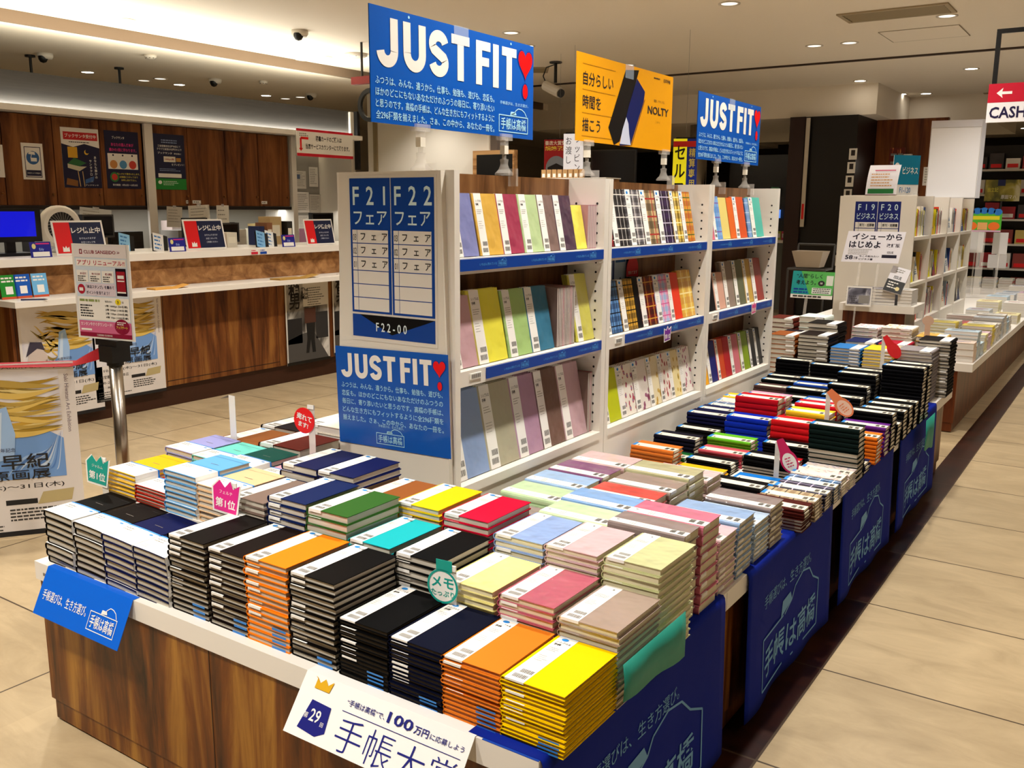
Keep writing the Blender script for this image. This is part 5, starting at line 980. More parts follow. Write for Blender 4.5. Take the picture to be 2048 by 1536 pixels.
for y, x, w, h, c, lb in [(3.25, -7.34, .16, .26, '#4a78b8', 'blue and white product box at the near end of the niche'), (3.5, -7.34, .22, .2, '#c9cdd0', 'clear grey file tray near the fan'), (4.0, -7.34, .12, .3, '#1a1614', 'black upright divider in the niche'), (4.75, -7.34, .18, .12, '#d8a878', 'brown paper bundle before the white post'), (5.3, -7.34, .2, .3, '#d9c8c4', 'pinkish papers right of the white post'), (5.85, -7.34, .16, .28, '#2a2624', 'black boxed machine below the end cabinets'), (6.3, -7.34, .2, .26, '#b8a06a', 'stack of yellowed catalogues below the end cabinets'), (6.95, -7.3, .16, .2, '#8a5a6a', 'small patterned box below the pinned notices')]:
    t = thing('stationery_box', lb, 'box', (x, y, 1.0005), PI/2); a = MB(); a.box(0, w, 0, .16, 0, h, mat(c, .5)); a.build('box', t); a = MB(); a.rect(front(.0008), w*.15, h*.25, w*.85, h*.75, mat('#cfcabf', .5)); a.lines(front(.0008), w*.22, h*.68, w*.78, 4, h*.1, h*.04, DGREY, 2); a.build('label', t)
for i, (y, x, w, h, z, c, lb) in enumerate([(5.36, -7.165, .23, .19, 1.245, '#e8e4da', 'slip of paper taped under the cabinets'), (5.66, -7.165, .14, .28, 1.16, '#efece4', 'long paper strip hanging under the cabinets'), (5.12, -7.165, .16, .18, 1.25, '#d5d0c6', 'receipt hanging near the middle till sign'), (4.3, -7.165, .28, .17, 1.255, '#d9dcdc', 'wide printed sheet hanging by the white post')]):
    t = thing('hanging_paper', lb, 'paper', (x, y, z), 0, rot=(math.radians(1), .05*(i-1), PI/2)); a = MB(); a.box(0, w, 0, .001, 0, h, mat(c, .6)); a.build('sheet', t); a = MB(); a.lines(front(.0005), w*.1, h*.85, w*.9, 5, h*.14, h*.03, TXT); a.build('printing', t); a = MB(); a.box(w*.4, w*.6, -.001, .002, h-.01, h+.012, glassy('#ffffff', .3)); a.build('tape', t)
# exhibition posters: flowing painted picture with lettering below
def strand(a, mp, u0, v0, du, amp, ph, w0, m, l, n=22, dv=0.0):
    pts = [(u0+du*k/n, v0+dv*k/n+amp*math.sin(ph+2.6*k/n*PI/1.6)) for k in range(n+1)]
    up_, dn = [], []
    for k, (x, y) in enumerate(pts):
        q = w0*math.sin(PI*(k+.4)/(n+.8)); up_.append((x, y+q)); dn.append((x, y-q))
    a.shape(mp, up_+dn[::-1], m, l)
def exhibit(t, w, h):
    a = MB(); a.box(0, w, 0, .002, 0, h, mat('#dcd6d2', .5)); a.build('sheet', t); mp = front(.0005)
    a = MB(); a.rect(mp, w*.03, h*.335, w*.9, h*.955, artwork('wash', ['#c9c6d2', '#e2dfe2', '#d4d0d6'], 3, 1))
    gold = [mat(c, .5) for c in ('#c9a03a', '#a8862a', '#dcbc62', '#8f7a34', '#e3cd86', '#b89a48')]; blu = [mat(c, .5) for c in ('#6f9ad6', '#9bbde8', '#5480c4', '#c4d8f0')]
    a.shape(mp, [(w*.42, h*.52), (w*.62, h*.66), (w*.78, h*.62), (w*.9, h*.56), (w*.9, h*.335), (w*.5, h*.335), (w*.3, h*.38)], blu[0], 2)
    rnd = random.Random(9)
    for k in range(9): strand(a, mp, w*(.52+.04*k), h*(.345+.004*k), w*(.3-.03*k), h*.03, .4*k, h*.012, blu[1+k % 3], 3, dv=h*.2)
    for k in range(26):
        u0 = w*rnd.uniform(.2, .36); strand(a, mp, u0, h*(.60+.012*k+rnd.uniform(-.01, .01)), w*.9-u0, h*rnd.uniform(.01, .035), rnd.uniform(0, 3), h*rnd.uniform(.01, .02), gold[k % 6], 3+(k % 3))
    for k in range(12): strand(a, mp, w*rnd.uniform(.12, .3), h*(.78-.03*k), w*rnd.uniform(.18, .3), h*.03, rnd.uniform(0, 3), h*.012, gold[(k+2) % 6], 5, dv=-h*rnd.uniform(.02, .1))
    a.shape(mp, [(w*.42, h*.44), (w*.48, h*.74), (w*.56, h*.76), (w*.6, h*.6), (w*.58, h*.46)], blu[1], 6); a.shape(mp, [(w*.45, h*.5), (w*.5, h*.72), (w*.53, h*.73), (w*.5, h*.5)], blu[3], 7)
    a.shape(mp, [(w*.05, h*.42), (w*.1, h*.6), (w*.24, h*.64), (w*.32, h*.55), (w*.3, h*.42)], mat('#cdbfb8', .5), 6); a.shape(mp, [(w*.06, h*.56), (w*.12, h*.68), (w*.26, h*.67), (w*.29, h*.6), (w*.2, h*.62)], mat('#3a3648', .5), 7); a.build('picture', t, label='flowing gold and blue painted picture')
    a = MB(); a.textfit('40th Anniversary', mat('#8a6a6a', .5), mp, w*.4, h*.966, w*.9, h*.024, 0); a.text('Saki Hiwatari Art Exhibition', mat('#7a6a78', .5), mp, w*.935, h*.93, h*.03, 1, 'l', 0, 1, -PI/2)
    a.text('デビュー40周年記念', mat('#3a3450', .5), mp, w*.45, h*.5, h*.026, 1, 'c', .0, 9); a.textfit('日渡早紀', INK, mp, w*.2, h*.395, w*.8, h*.088, .008, 9); a.textfit('原画展', INK, mp, w*.42, h*.33, w*.8, h*.058, .006, 9)
    a.textfit('10月3日(木)～31日(木)', INK, mp, w*.12, h*.272, w*.88, h*.035, .008); a.textfit('三省堂書店名古屋本店', INK, mp, w*.03, h*.215, w*.46, h*.032, .004); a.textfit('10:00–21:00', INK, mp, w*.03, h*.165, w*.28, h*.024, .01); a.textfit('学生・高校生500円', INK, mp, w*.03, h*.12, w*.38, h*.02, .004); a.lines(mp, w*.03, h*.09, w*.5, 3, h*.022, h*.008, DGREY)
    a.rect(mp, w*.5, h*.185, w*.7, h*.215, INK); a.shape(mp, [(w*.7, h*.18), (w*.92, h*.19), (w*.94, h*.26), (w*.74, h*.25)], mat('#b8a878', .5), 2); a.lines(mp, w*.52, h*.16, w*.9, 4, h*.02, h*.01, DGREY); a.rect(mp, 0, 0, w, h*.03, INK); a.text('hiwatari-saki.gengaten.com', LGREY, mp, w*.05, h*.01, h*.014, 1, 'l', 0, 2); a.build('lettering', t)
t = thing('exhibition_poster', 'gold and blue exhibition poster on the counter, end one', 'poster', (-5.738, 2.985, .07), PI/2); exhibit(t, .54, .765)
t = thing('exhibition_poster', 'gold and blue exhibition poster on the counter behind the metal post', 'poster', (-5.738, 3.47, .125), PI/2); exhibit(t, .54, .72)
t = thing('exhibition_poster', 'large exhibition poster hanging from the red belt barrier', 'poster', (-4.157, 1.693, .012), math.atan2(.27, .19)); exhibit(t, .62, .765)
# film posters
def film(y0, z0, w, h, label, curl=False):
    t = thing('film_poster', label, 'poster', (-5.738, y0, z0), PI/2); a = MB(); a.box(0, w, 0, .002, 0, h, mat('#cfccc6', .5)); a.build('sheet', t)
    a = MB(); mp = front(.0007); a.rect(mp, w*.03, h*.03, w*.97, h*.98, artwork('street', ['#1a1a1c', '#55534f', '#a8a6a0', '#d6d4ce'], 7, .8, (1, 1, .5))); a.shape(mp, [(w*.03, h*.03), (w*.97, h*.03), (w*.8, h*.2), (w*.62, h*.38), (w*.35, h*.36), (w*.03, h*.3)], mat('#4a4846', .6), 2); a.rect(mp, w*.03, h*.25, w*.36, h*.55, mat('#1c1b1c', .6), 2); a.rect(mp, w*.68, h*.28, w*.97, h*.6, mat('#2a292a', .6), 2); a.rect(mp, w*.4, h*.68, w*.97, h*.97, mat('#d2cfc8', .6), 2)
    a.rect(mp, w*.42, h*.48, w*.68, h*.66, mat('#4a2a1e', .6), 3); a.shape(mp, [(w*.45, h*.48), (w*.66, h*.48), (w*.64, h*.28), (w*.66, h*.12), (w*.58, h*.12), (w*.55, h*.28), (w*.5, h*.12), (w*.43, h*.12), (w*.47, h*.3)], mat('#101010', .6), 3)
    a.lines(mp, w*.5, h*.9, w*.92, 8, h*.028, h*.01, mat('#5a5854', .6), 4)
    for q, s_ in enumerate('箱男'): a.text(s_, BLACK, mp, w*.2, h*(.83-.15*q), w*.3, .9, 'c', .02, 4)
    for q, s_ in enumerate(('The', 'Box', 'Man')): a.text(s_, BLACK, mp, w*.36, h*(.86-.045*q), w*.1, 1, 'l', .02, 4)
    a.rect(mp, 0, 0, w, h*.035, BLACK, 2); a.build('printing', t); return t
film(5.165, .14, .485, .70, 'black and white film poster of a dark figure by a box, whole one'); film(5.7, .16, .485, .70, 'black and white film poster half hidden by the section board')
# pole with belt and app sign
PX_, PY_ = -3.335, 2.107
t = thing('barrier_post', 'steel belt barrier post before the till counter', 'barrier post', (PX_, PY_, 0)); a = MB(); a.lathe([(.0001, 0), (.15, 0), (.145, .012), (.05, .03), (.026, .045)], (0, 0, 0), CHROME, 28); a.build('base', t, smooth=True)
a = MB(); a.cyl((0, 0, .04), (0, 0, .85), .0255, CHROME, 24); a.build('pole', t, smooth=True); a = MB(); a.cyl((0, 0, .82), (0, 0, .91), .032, BLACK, 20); a.box(-.045, .045, -.04, .04, .835, .9, BLACK); a.box(-.07, .07, -.035, .035, .9, .925, BLACK); a.build('belt_head', t)
a = MB(); n = 12; p0 = Vector((-.06, 0, .87)); p1 = Vector((-.465, .093, .765)); vs = []
for i in range(n+1):
    f = i/n; p = p0.lerp(p1, f); tw = f*1.1; vs += [(p.x, p.y-.02*math.sin(tw), p.z-.025*math.cos(tw)), (p.x, p.y+.02*math.sin(tw), p.z+.025*math.cos(tw))]
q1 = Vector((-.92, -.555, .785)); vs += [(q1.x, q1.y-.02, q1.z), (q1.x, q1.y+.02, q1.z+.006)]
a.add(vs, [(2*i, 2*i+2, 2*i+3, 2*i+1) for i in range(n+1)], mat('#a01420', .5)); o = a.build('red_belt', t); md = o.modifiers.new('thick', 'SOLIDIFY'); md.thickness = .002
t = thing('app_sign', 'upright app renewal sign in clear holder on the barrier post', 'sign', (PX_, PY_-.03, .926), math.radians(10)); w, h = .30, .37
a = MB(); a.box(-w/2, w/2, 0, .004, 0, h, mat('#e9e6e2', .3, .4)); a.build('holder', t); a = MB(); mp0 = front(.0007); mp = lambda u, v, l=1: mp0(u-w/2, v, l); CR = mat('#8a1238', .4)
a.rect(mp, w*.04, h*.02, w*.96, h*.985, mat('#cfdcea', .4)); a.rect(mp, w*.04, h*.86, w*.96, h*.985, mat('#e6e0e2', .4), 2); a.textfit('CLUB SANSEIDO', CR, mp, w*.22, h*.9, w*.78, h*.036, .012, 3); a.text('≫', CR, mp, w*.8, h*.9, h*.05, 1, 'l', 0, 3); a.frame(mp, w*.14, h*.895, w*.19, h*.945, w*.012, CR, 3)
a.rect(mp, w*.07, h*.77, w*.94, h*.845, PAPER, 2); a.textfit('アプリ リニューアル!!', mat('#c0184a', .4), mp, w*.09, h*.782, w*.92, h*.052, .012, 3)
for q, s_ in enumerate(('本を探す', '気になる本', '購入履歴')): u = w*(.06+.225*q); a.rect(mp, u, h*.6, u+w*.205, h*.725, PAPER, 2); a.text(s_, CR, mp, u+w*.12, h*.68, h*.026, .9, 'c', .01, 3); a.lines(mp, u+w*.02, h*.665, u+w*.18, 3, h*.022, h*.01, INK, 3)
a.rect(mp, w*.75, h*.47, w*.93, h*.755, mat('#1a0f1c', .3), 2); a.rect(mp, w*.765, h*.5, w*.915, h*.725, mat('#a01a2a', .4), 3); a.rect(mp, w*.785, h*.65, w*.895, h*.685, PAPER, 4); a.rect(mp, w*.765, h*.5, w*.915, h*.515, PAPER, 4); a.rect(mp, w*.78, h*.62, w*.9, h*.632, PAPER, 4)
a.disc(mp, w*.125, h*.525, w*.065, w*.065, mat('#b01a34', .4), 2); a.rect(mp, w*.09, h*.505, w*.16, h*.54, PAPER, 3); a.rect(mp, w*.2, h*.46, w*.73, h*.59, mat('#dcd0dc', .4), 2); a.textfit('「来店スタンプ」を集めて', NV, mp, w*.215, h*.535, w*.71, h*.036, .008, 3); a.textfit('ポイントを当てよう！', NV, mp, w*.215, h*.475, w*.62, h*.036, .008, 3)
a.rect(mp, w*.05, h*.2, w*.95, h*.445, PAPER, 2); a.lines(mp, w*.08, h*.42, w*.48, 1, 1, h*.025, mat('#8a9a5a', .5), 3); a.lines(mp, w*.08, h*.36, w*.32, 5, h*.028, h*.014, INK, 3); a.disc(mp, w*.76, h*.405, w*.05, w*.04, mat('#f0d820', .5), 3); a.text('抽選は年に', INK, mp, w*.53, h*.395, h*.024, .9, 'l', .0, 3); a.text('3', INK, mp, w*.76, h*.39, h*.04, 1, 'c', .02, 4); a.text('回', INK, mp, w*.83, h*.395, h*.024, 1, 'l', .0, 3)
for q, s_ in enumerate(('1等 1000pt (50名様)', '2等 500pt (100名様)', '3等 100pt (500名様)', '4等 10pt (1000名様)')): a.textfit(s_, INK, mp, w*.53, h*(.342-.04*q), w*.92, h*.028, .012, 3)
a.rect(mp, w*.04, h*.065, w*.96, h*.19, mat('#d06a92', .4), 2); a.textfit('カンタン今すぐダウンロード!', mat('#f4e2ea', .4), mp, w*.07, h*.135, w*.63, h*.04, .02, 3); a.rect(mp, w*.07, h*.085, w*.26, h*.105, PAPER, 3); a.rect(mp, w*.04, h*.02, w*.96, h*.065, CR, 2); a.text('三省堂書店 名古屋本店', PAPER, mp, w*.48, h*.033, h*.022, 1, 'c', 0, 3)
a.disc(mp, w*.8, h*.145, w*.13, w*.1, CR, 3); a.text('アップデート', mat('#f0d850', .5), mp, w*.8, h*.125, h*.034, .8, 'c', .015, 4); a.lines(mp, w*.72, h*.195, w*.88, 2, h*.02, h*.01, PAPER, 4); a.build('printing', t)
t = thing('yellow_holder', 'yellow upright holder peeping out behind the section board', 'holder', (-5.55, 6.35, .8625), PI/2); a = MB(); a.box(0, .05, 0, .06, 0, .5, mat('#d8a012', .4)); a.build('frame', t); a = MB(); a.box(.01, .04, -.002, -.0005, .05, .45, mat('#a87a0a', .4)); a.build('slot', t)

# ================================================================== SECOND ISLAND (business books)
IX0, IX1, IY0, IY1, IZ = -2.5, -.83, 6.5, 13.0, .466
t2 = table('display_table', 'second white-topped wooden display table beyond the planners', IX0, IX1, IY0, IY1, IZ, WOOD_R)
G_B = 'books piled on the second table'
BK = ['#e9e5dc', '#f0ede6', '#d9d4c8', '#e3c9b8', '#c9d2dc', '#eee6b0', '#d8b8c8', '#bcd3e2', '#e8e0d2', '#dfe6d2', '#2b2a30', '#e6d24a', '#c8483a', '#5f84b4']
BNAME = ['white', 'off-white', 'grey-white', 'peach', 'pale blue', 'light yellow', 'lilac', 'sky blue', 'cream', 'pale green', 'black', 'yellow', 'red', 'blue']
def plain_book(x, y, z, w, d, t, c, rz, label, group, name='book', cat='book', rot=None):
    o = thing(name, label, cat, (x, y, z), rz, group, rot); a = MB(); cm = mat(c, .35, .15)
    a.box(-w, 0, 0, d, 0, .0009, cm); a.box(-w, 0, 0, d, t-.0009, t, cm); a.box(-.0012, 0, 0, d, .0009, t-.0009, cm); a.build('cover', o)
    a = MB(); a.box(-w+.002, -.0012, .002, d-.002, .0009, t-.0009, PAGES_W); a.build('pages', o)
    a = MB(); fl = flat(t, .0004); rnd = random.Random(label); dk = mat(rnd.choice(['#3a3a44', '#8a3a3a', '#3a5a8a', '#6a6a6a']), .5)
    a.rect(fl, -w*.85, d*.6, -w*.15, d*.72, dk); a.lines(fl, -w*.85, d*.5, -w*.2, 3, d*.07, d*.03, dk); a.build('cover_print', o); return o
rows_ = ['nearest', 'second nearest', 'third nearest', 'fourth nearest', 'fifth nearest', 'sixth nearest', 'seventh nearest', 'eighth nearest', 'ninth nearest', 'tenth nearest', 'eleventh nearest', 'twelfth nearest']
rb = random.Random(21)
for col, (xr, nm) in enumerate([(-.845, 'aisle-edge'), (-1.07, 'shelf-side')]):
    y = 6.56
    for r in range(12):
        d_ = rb.uniform(.13, .15); n = rb.randint(5, 8) if r else 3; th = rb.uniform(.016, .024); ci = rb.randrange(len(BK)); w = rb.uniform(.185, .21)
        if (col, r) == (0, 0): n, th, ci = 3, .042, 3
        if (col, r) == (0, 1): n, ci = 8, 7
        if (col, r) == (1, 0): n, ci, th = 7, 3, .022
        if (col, r) == (1, 1): n, ci = 4, 10
        if (col, r) == (1, 4): ci = 11
        if (col, r) == (0, 4): ci = 6
        for k in range(n):
            z = IZ+.0004+k*(th+.0003)
            plain_book(xr+rb.uniform(-.004, .004), y+rb.uniform(-.003, .003), z, w, d_, th, BK[ci], rb.uniform(-.02, .02), '%s book, %s in the %s %s pile of the second table' % (BNAME[ci], 'top' if k == n-1 else ('bottom' if k == 0 else ORD[n-1-k]), rows_[r], nm), G_B)
        y += d_+.035
    for r in range(6):
        ci = rb.randrange(10); n = rb.randint(3, 5)
        for k in range(n): plain_book(xr, 9.0+r*.62+.05, IZ+.0004+k*.0253, .19, .25, .025, BK[ci], 0, '%s book, %s in %s far %s pile of the second table' % (BNAME[ci], 'top' if k == n-1 else ('bottom' if k == 0 else ORD[n-1-k]), rows_[r].replace('nearest', 'first') if r == 0 else rows_[r], nm), G_B) if 9.05+r*.62 > y else None
for x, n, ci, lb in [(-2.05, 5, 8, 'left'), (-1.85, 7, 0, 'middle'), (-2.27, 4, 3, 'outer')]:
    for k in range(n): plain_book(x, 6.54, IZ+.0004+k*.0223, .16, .2, .022, BK[ci], 0, '%s book, %s in the %s end pile left of the ledge' % (BNAME[ci], ORD[n-1-k], lb), G_B)
# business shelf units
B2 = [(7.0, 7.62), (7.625, 8.3), (8.305, 8.95), (8.955, 9.6)]
XF2, XB2 = -1.35, -1.85; Z2 = [.62, .92, 1.25]
cols_sh = ['#e6e2da', '#d8d2c6', '#1b1c22', '#c9a22c', '#e4ddcf', '#3a62a0', '#d84a2c', '#7f8fa0', '#f0ece4', '#12306a', '#e2d81e', '#8a2a34']
NM = ['first', 'second', 'third', 'fourth']
for k, (y0, y1) in enumerate(B2):
    t = thing('bookshelf_unit', 'white business bookshelf unit on the second table, %s from the F19 F20 end' % NM[k], 'bookshelf', (XF2, y0, IZ), PI/2); L_ = y1-y0; D = XF2-XB2; top = 1.54-IZ
    for x0 in (0, L_-.025):
        a = MB(); a.box(x0, x0+.024, 0, D, 0, top, SHELFW); a.build('side_panel', t)
    a = MB(); a.box(.025, L_-.026, D/2, D/2+.01, 0, top-.05, WOOD_S); a.build('back_panel', t); a = MB(); a.box(.025, L_-.026, 0, D, 0, Z2[0]-IZ-.025, SHELFW); a.build('base_box', t)
    for z in Z2: a = MB(); a.box(.025, L_-.026, .001, D/2-.001, z-IZ-.024, z-IZ, SHELFW); a.build('shelf_board', t)
    for j, z in enumerate(Z2):
        y = y0+.04; i = 0
        while y < y1-.09:
            th = rb.uniform(.018, .034); h = rb.uniform(.17, .215); c = rb.choice(cols_sh); dp = .14
            if rb.random() < .22 and y < y1-.2:
                w = .125; o = thing('paperback', 'face-out %s book %s along the %s shelf of the %s business unit' % ({'#': 'cover'}['#'], ORD[i] if i else 'first', ('bottom', 'middle', 'top')[j], NM[k]), 'book', (XF2-.03, y, z+.0005), 0, 'books standing in the business shelf units', (math.radians(-10), 0, PI/2))
                a = MB(); a.box(0, w, 0, .02, 0, h, mat(c, .35)); a.build('cover', o); a = MB(); mp = front(.0007); cc = mat(rb.choice(['#d86a2c', '#2f6a9a', '#333', '#f0e8d8'] if 0 else ['#d86a2c', '#2f6a9a', '#333338', '#f0e8d8']), .5); a.rect(mp, w*.1, h*.55, w*.9, h*.9, cc); a.lines(mp, w*.1, h*.45, w*.9, 3, h*.08, h*.04, cc); a.build('cover_print', o); y += w+.008
            else:
                o = thing('paperback', 'spine-out book %s along the %s shelf of the %s business unit' % (ORD[i] if i else 'first', ('bottom', 'middle', 'top')[j], NM[k]), 'book', (XF2-.035, y, z+.0005), PI/2, 'books standing in the business shelf units')
                a = MB(); a.box(0, th, 0, .0015, 0, h, mat(c, .4)); a.box(0, .0012, .0015, dp, 0, h, mat(c, .4)); a.box(th-.0012, th, .0015, dp, 0, h, mat(c, .4)); a.build('cover', o)
                a = MB(); a.box(.0012, th-.0012, .0016, dp-.003, .002, h-.003, PAGES_W); a.build('pages', o); a = MB(); a.rect(front(.0006), th*.3, h*.35, th*.7, h*.85, INK if c not in ('#1b1c22', '#12306a') else PAPER); a.build('spine_title', o); y += th+.001
            i += 1
            if i > 18: break
t = thing('section_board', 'white shelf end board with the F19 F20 section panel', 'section sign', (-1.6, 6.999, IZ)); a = MB(); a.box(-.265, .255, -.02, 0, 0, 1.07, mat('#ded7ca', .45)); a.build('backboard', t)
a = MB(); mp = front(.0008, -.0205); PB2 = mat('#101f6a', .35); V1 = 1.03; V0 = .73
for u0, u1, nm in ((-.155, -.002, 'F19'), (.002, .155, 'F20')):
    a.rect(mp, u0, V0, u1, V1, PB2); w = u1-u0
    for q, ch in enumerate(nm): a.text(ch, LT, mp, u0+w*(.2+.3*q), V1-.06, .06, .85, 'c', .01, 2)
    a.textfit('ビジネス', LT, mp, u0+w*.1, V1-.125, u1-w*.08, .045, .008, 2)
    for r_ in range(3): a.rect(mp, u0+.008, V1-.185-r_*.045, u0+.03, V1-.145-r_*.045, ROW, 2); a.rect(mp, u0+.032, V1-.185-r_*.045, u1-.008, V1-.145-r_*.045, ROW, 2)
    a.textfit('新刊・話題書', INK, mp, u0+.038, V1-.176, u1-.014, .022, .015, 3)
a.build('section_panel', t)
# flyer, business sign on the shelf top
t = thing('flyer_stand', 'curved white flyer with green footer on the F19 shelf end', 'flyer', (-1.7, 7.0, 1.5405), 0); a = MB(); n = 8; f = lambda q: .05*(q/n)**2
vs = []
for q in range(n+1): z = .21*q/n; vs += [(f(q)*.2, .004+f(q), z), (.21+f(q)*.2, .004+f(q), z)]
a.add(vs, [(2*q, 2*q+1, 2*q+3, 2*q+2) for q in range(n)], mat('#eceaf0', .35)); o = a.build('sheet', t); md = o.modifiers.new('thick', 'SOLIDIFY'); md.thickness = .001
a = MB(); mpc = lambda u, v, l=1: (u, .0022+.05*(v/.21)**2-.0006*l, v); a.rect(mpc, .015, .012, .19, .045, mat('#1c6b34', .4)); a.rect(mpc, .05, .17, .19, .176, mat('#c82a5a', .4)); a.lines(mpc, .03, .15, .18, 5, .02, .007, mat('#d09a5a', .5)); a.build('printing', t)
a = MB(); a.box(0, .21, -.003, .03, -.0, .004, mat('#5a1c14', .4)); a.build('foot', t)
t = thing('category_sign', 'turquoise business sign in a clear stand on the shelf top', 'sign', (-1.62, 7.45, 1.5405), math.radians(52)); a = MB(); a.box(0, .24, 0, .003, .0, .3, mat('#e6e4e0', .4)); a.build('board', t); a = MB(); mp = front(.0007); a.rect(mp, .0, .085, .24, .3, mat('#137a9a', .4)); a.text('ビジネス', PAPER, mp, .155, .165, .06, .62, 'c', .012, 2); a.disc(mp, .033, .195, .028, .05, PAPER, 2); a.text('F20', mat('#137a9a', .4), mp, .033, .185, .024, 1, 'c', .01, 3); a.textfit('F1-120', mat('#3a7ab8', .5), mp, .07, .025, .17, .04, .01); a.build('printing', t); a = MB(); a.box(0, .03, -.02, .03, -.0, .02, CLIP); a.box(.2, .23, -.02, .03, -.0, .02, CLIP); a.build('clear_foot', t)
t = thing('acrylic_board', 'tall blank white acrylic panel standing on the business shelf', 'panel', (-1.66, 8.96, 1.5405), math.radians(6)); a = MB(); a.box(0, .4, 0, .03, 0, .66, mat('#f2f2f6', .3)); a.build('panel', t); a = MB(); a.box(0, .4, -.004, 0, .6, .66, mat('#dcdce4', .3)); a.frame(front(.0008), .003, .003, .397, .6, .003, LGREY); a.build('cover_sheet', t); a = MB(); a.box(.4005, .43, -.004, .05, 0, .66, mat('#c4c4ca', .3)); a.build('side_fin', t)
# ledge with the featured books
t = thing('display_ledge', 'white display ledge in front of the F19 shelf end', 'ledge', (-1.72, 6.6, IZ)); a = MB(); a.box(0, .49, 0, .375, .285, .335, WHITE); a.build('ledge_board', t); a = MB(); a.box(.02, .43, .03, .37, 0, .284, WOOD_R); a.build('support_box', t); LZ = IZ+.3355
for x, n, lb in [(-1.53, 5, 'left'), (-1.36, 5, 'middle'), (-1.255, 5, 'short right')]:
    for k in range(n): plain_book(x, 6.62, LZ+k*.0213, .155 if lb != 'short right' else .09, .2, .021, '#8f8c96' if lb != 'short right' else '#d9d6d2', 0, 'book on the display ledge, %s from top of the %s pile' % (ORD[n-1-k], lb), 'books on the display ledge')
t = thing('headline_sign', 'white sign with bold black headline above the ledge books', 'sign', (-1.735, 6.62, 1.085), 0, rot=(math.radians(-14), 0, 0)); w, h = .40, .215; a = MB(); a.add([(0, 0, 0), (w*.94, 0, 0), (w, 0, h), (w*.06, 0, h), (0, .003, 0), (w*.94, .003, 0), (w, .003, h), (w*.06, .003, h)], [(0, 1, 2, 3), (7, 6, 5, 4), (0, 4, 5, 1), (1, 5, 6, 2), (2, 6, 7, 3), (3, 7, 4, 0)], mat('#e9e7f0', .4)); a.build('board', t)
a = MB(); mp = front(.0007); DK = mat('#18142e', .4); a.textfit('イシューから', DK, mp, w*.14, h*.73, w*.95, h*.2, .03); a.textfit('はじめよ', DK, mp, w*.1, h*.46, w*.62, h*.22, .03); a.textfit('改訂版', DK, mp, w*.72, h*.5, w*.93, h*.12, .02); a.textfit('58', DK, mp, w*.06, h*.08, w*.19, h*.14, .03); a.textfit('万部', DK, mp, w*.2, h*.09, w*.27, h*.09, .02); a.textfit('今こそ読みたい', DK, mp, w*.29, h*.165, w*.62, h*.065, .02); a.textfit('ビジネス書', DK, mp, w*.29, h*.07, w*.52, h*.065, .02); a.lines(mp, w*.1, h*.42, w*.6, 4, h*.05, h*.018, TXT); a.rect(mp, w*.66, h*.16, w*.9, h*.26, DK); a.textfit('ISSUE', DK, mp, w*.74, h*.3, w*.84, h*.07, .02); a.build('lettering', t)
a = MB(); a.box(w*.3, w*.34, .004, .01, -.27, h*.5, CLIP); a.box(w*.6, w*.64, .004, .01, -.27, h*.5, CLIP); a.build('clear_strut', t)
t = thing('featured_book', 'white and black book displayed upright on a clear easel', 'book', (-1.44, 6.6, LZ+.107), 0, rot=(math.radians(-24), math.radians(14), 0)); a = MB(); a.box(0, .12, 0, .02, 0, .18, mat('#e4e2e8', .35)); a.build('cover', t); a = MB(); mp = front(.0007); a.rect(mp, 0, 0, .12, .085, BLACK); a.textfit('ISSUE', INK, mp, .035, .095, .085, .022, .02); a.disc(mp, .085, .03, .014, .014, mat('#e6d69a', .5), 2); a.lines(mp, .015, .07, .08, 3, .018, .008, PAPER, 2); a.lines(mp, .03, .165, .1, 2, .014, .006, TXT); a.build('cover_print', t); a = MB(); a.box(.02, .1, .021, .08, -.0, .012, CLIP); a.build('easel', t)
def lab_sign(x, y, z, w, h, label, fn, rx=-12, ry=0, rz=0, bg=PAPER):
    t = thing('shelf_sign', label, 'sign', (x, y, z), 0, rot=(math.radians(rx), math.radians(ry), math.radians(rz))); a = MB(); a.box(0, w, 0, .003, 0, h, bg); a.build('board', t); a = MB(); fn(a, front(.0007), w, h); a.build('printing', t); a = MB(); a.box(w*.35, w*.42, .004, .008, -.32, h*.4, CLIP); a.build('clear_strut', t); return t
def p_hum(a, mp, w, h):
    a.rect(mp, 0, h*.14, w, h, mat('#1f9a9a', .4)); a.shape(mp, [(w*.45, h*.14), (w, h*.14), (w, h), (w*.2, h)], mat('#58b45a', .4), 2); a.textfit('“人間”らしく', DK, mp, w*.1, h*.74, w*.72, h*.17, .015, 3); a.textfit('考えよう。', DK, mp, w*.1, h*.5, w*.58, h*.17, .015, 3); a.disc(mp, w*.71, h*.57, w*.08, h*.1, mat('#2a2a2e', .4), 3); a.text('10', PAPER, mp, w*.71, h*.54, h*.1, 1, 'c', .02, 4); a.rect(mp, w*.82, h*.5, w*.98, h*.86, mat('#dfe6dc', .5), 3); a.rect(mp, w*.5, h*.18, w*.96, h*.4, mat('#e6ece6', .5), 3); a.lines(mp, w*.53, h*.38, w*.94, 3, h*.07, h*.03, DGREY, 4); a.lines(mp, w*.06, h*.36, w*.46, 2, h*.11, h*.06, DBLUE, 3); a.lines(mp, w*.06, h*.1, w*.9, 1, 1, h*.06, DGREY, 3)
lab_sign(-2.04, 6.515, .826, .29, .19, 'green and turquoise sign on a clear stand left of the ledge', p_hum)
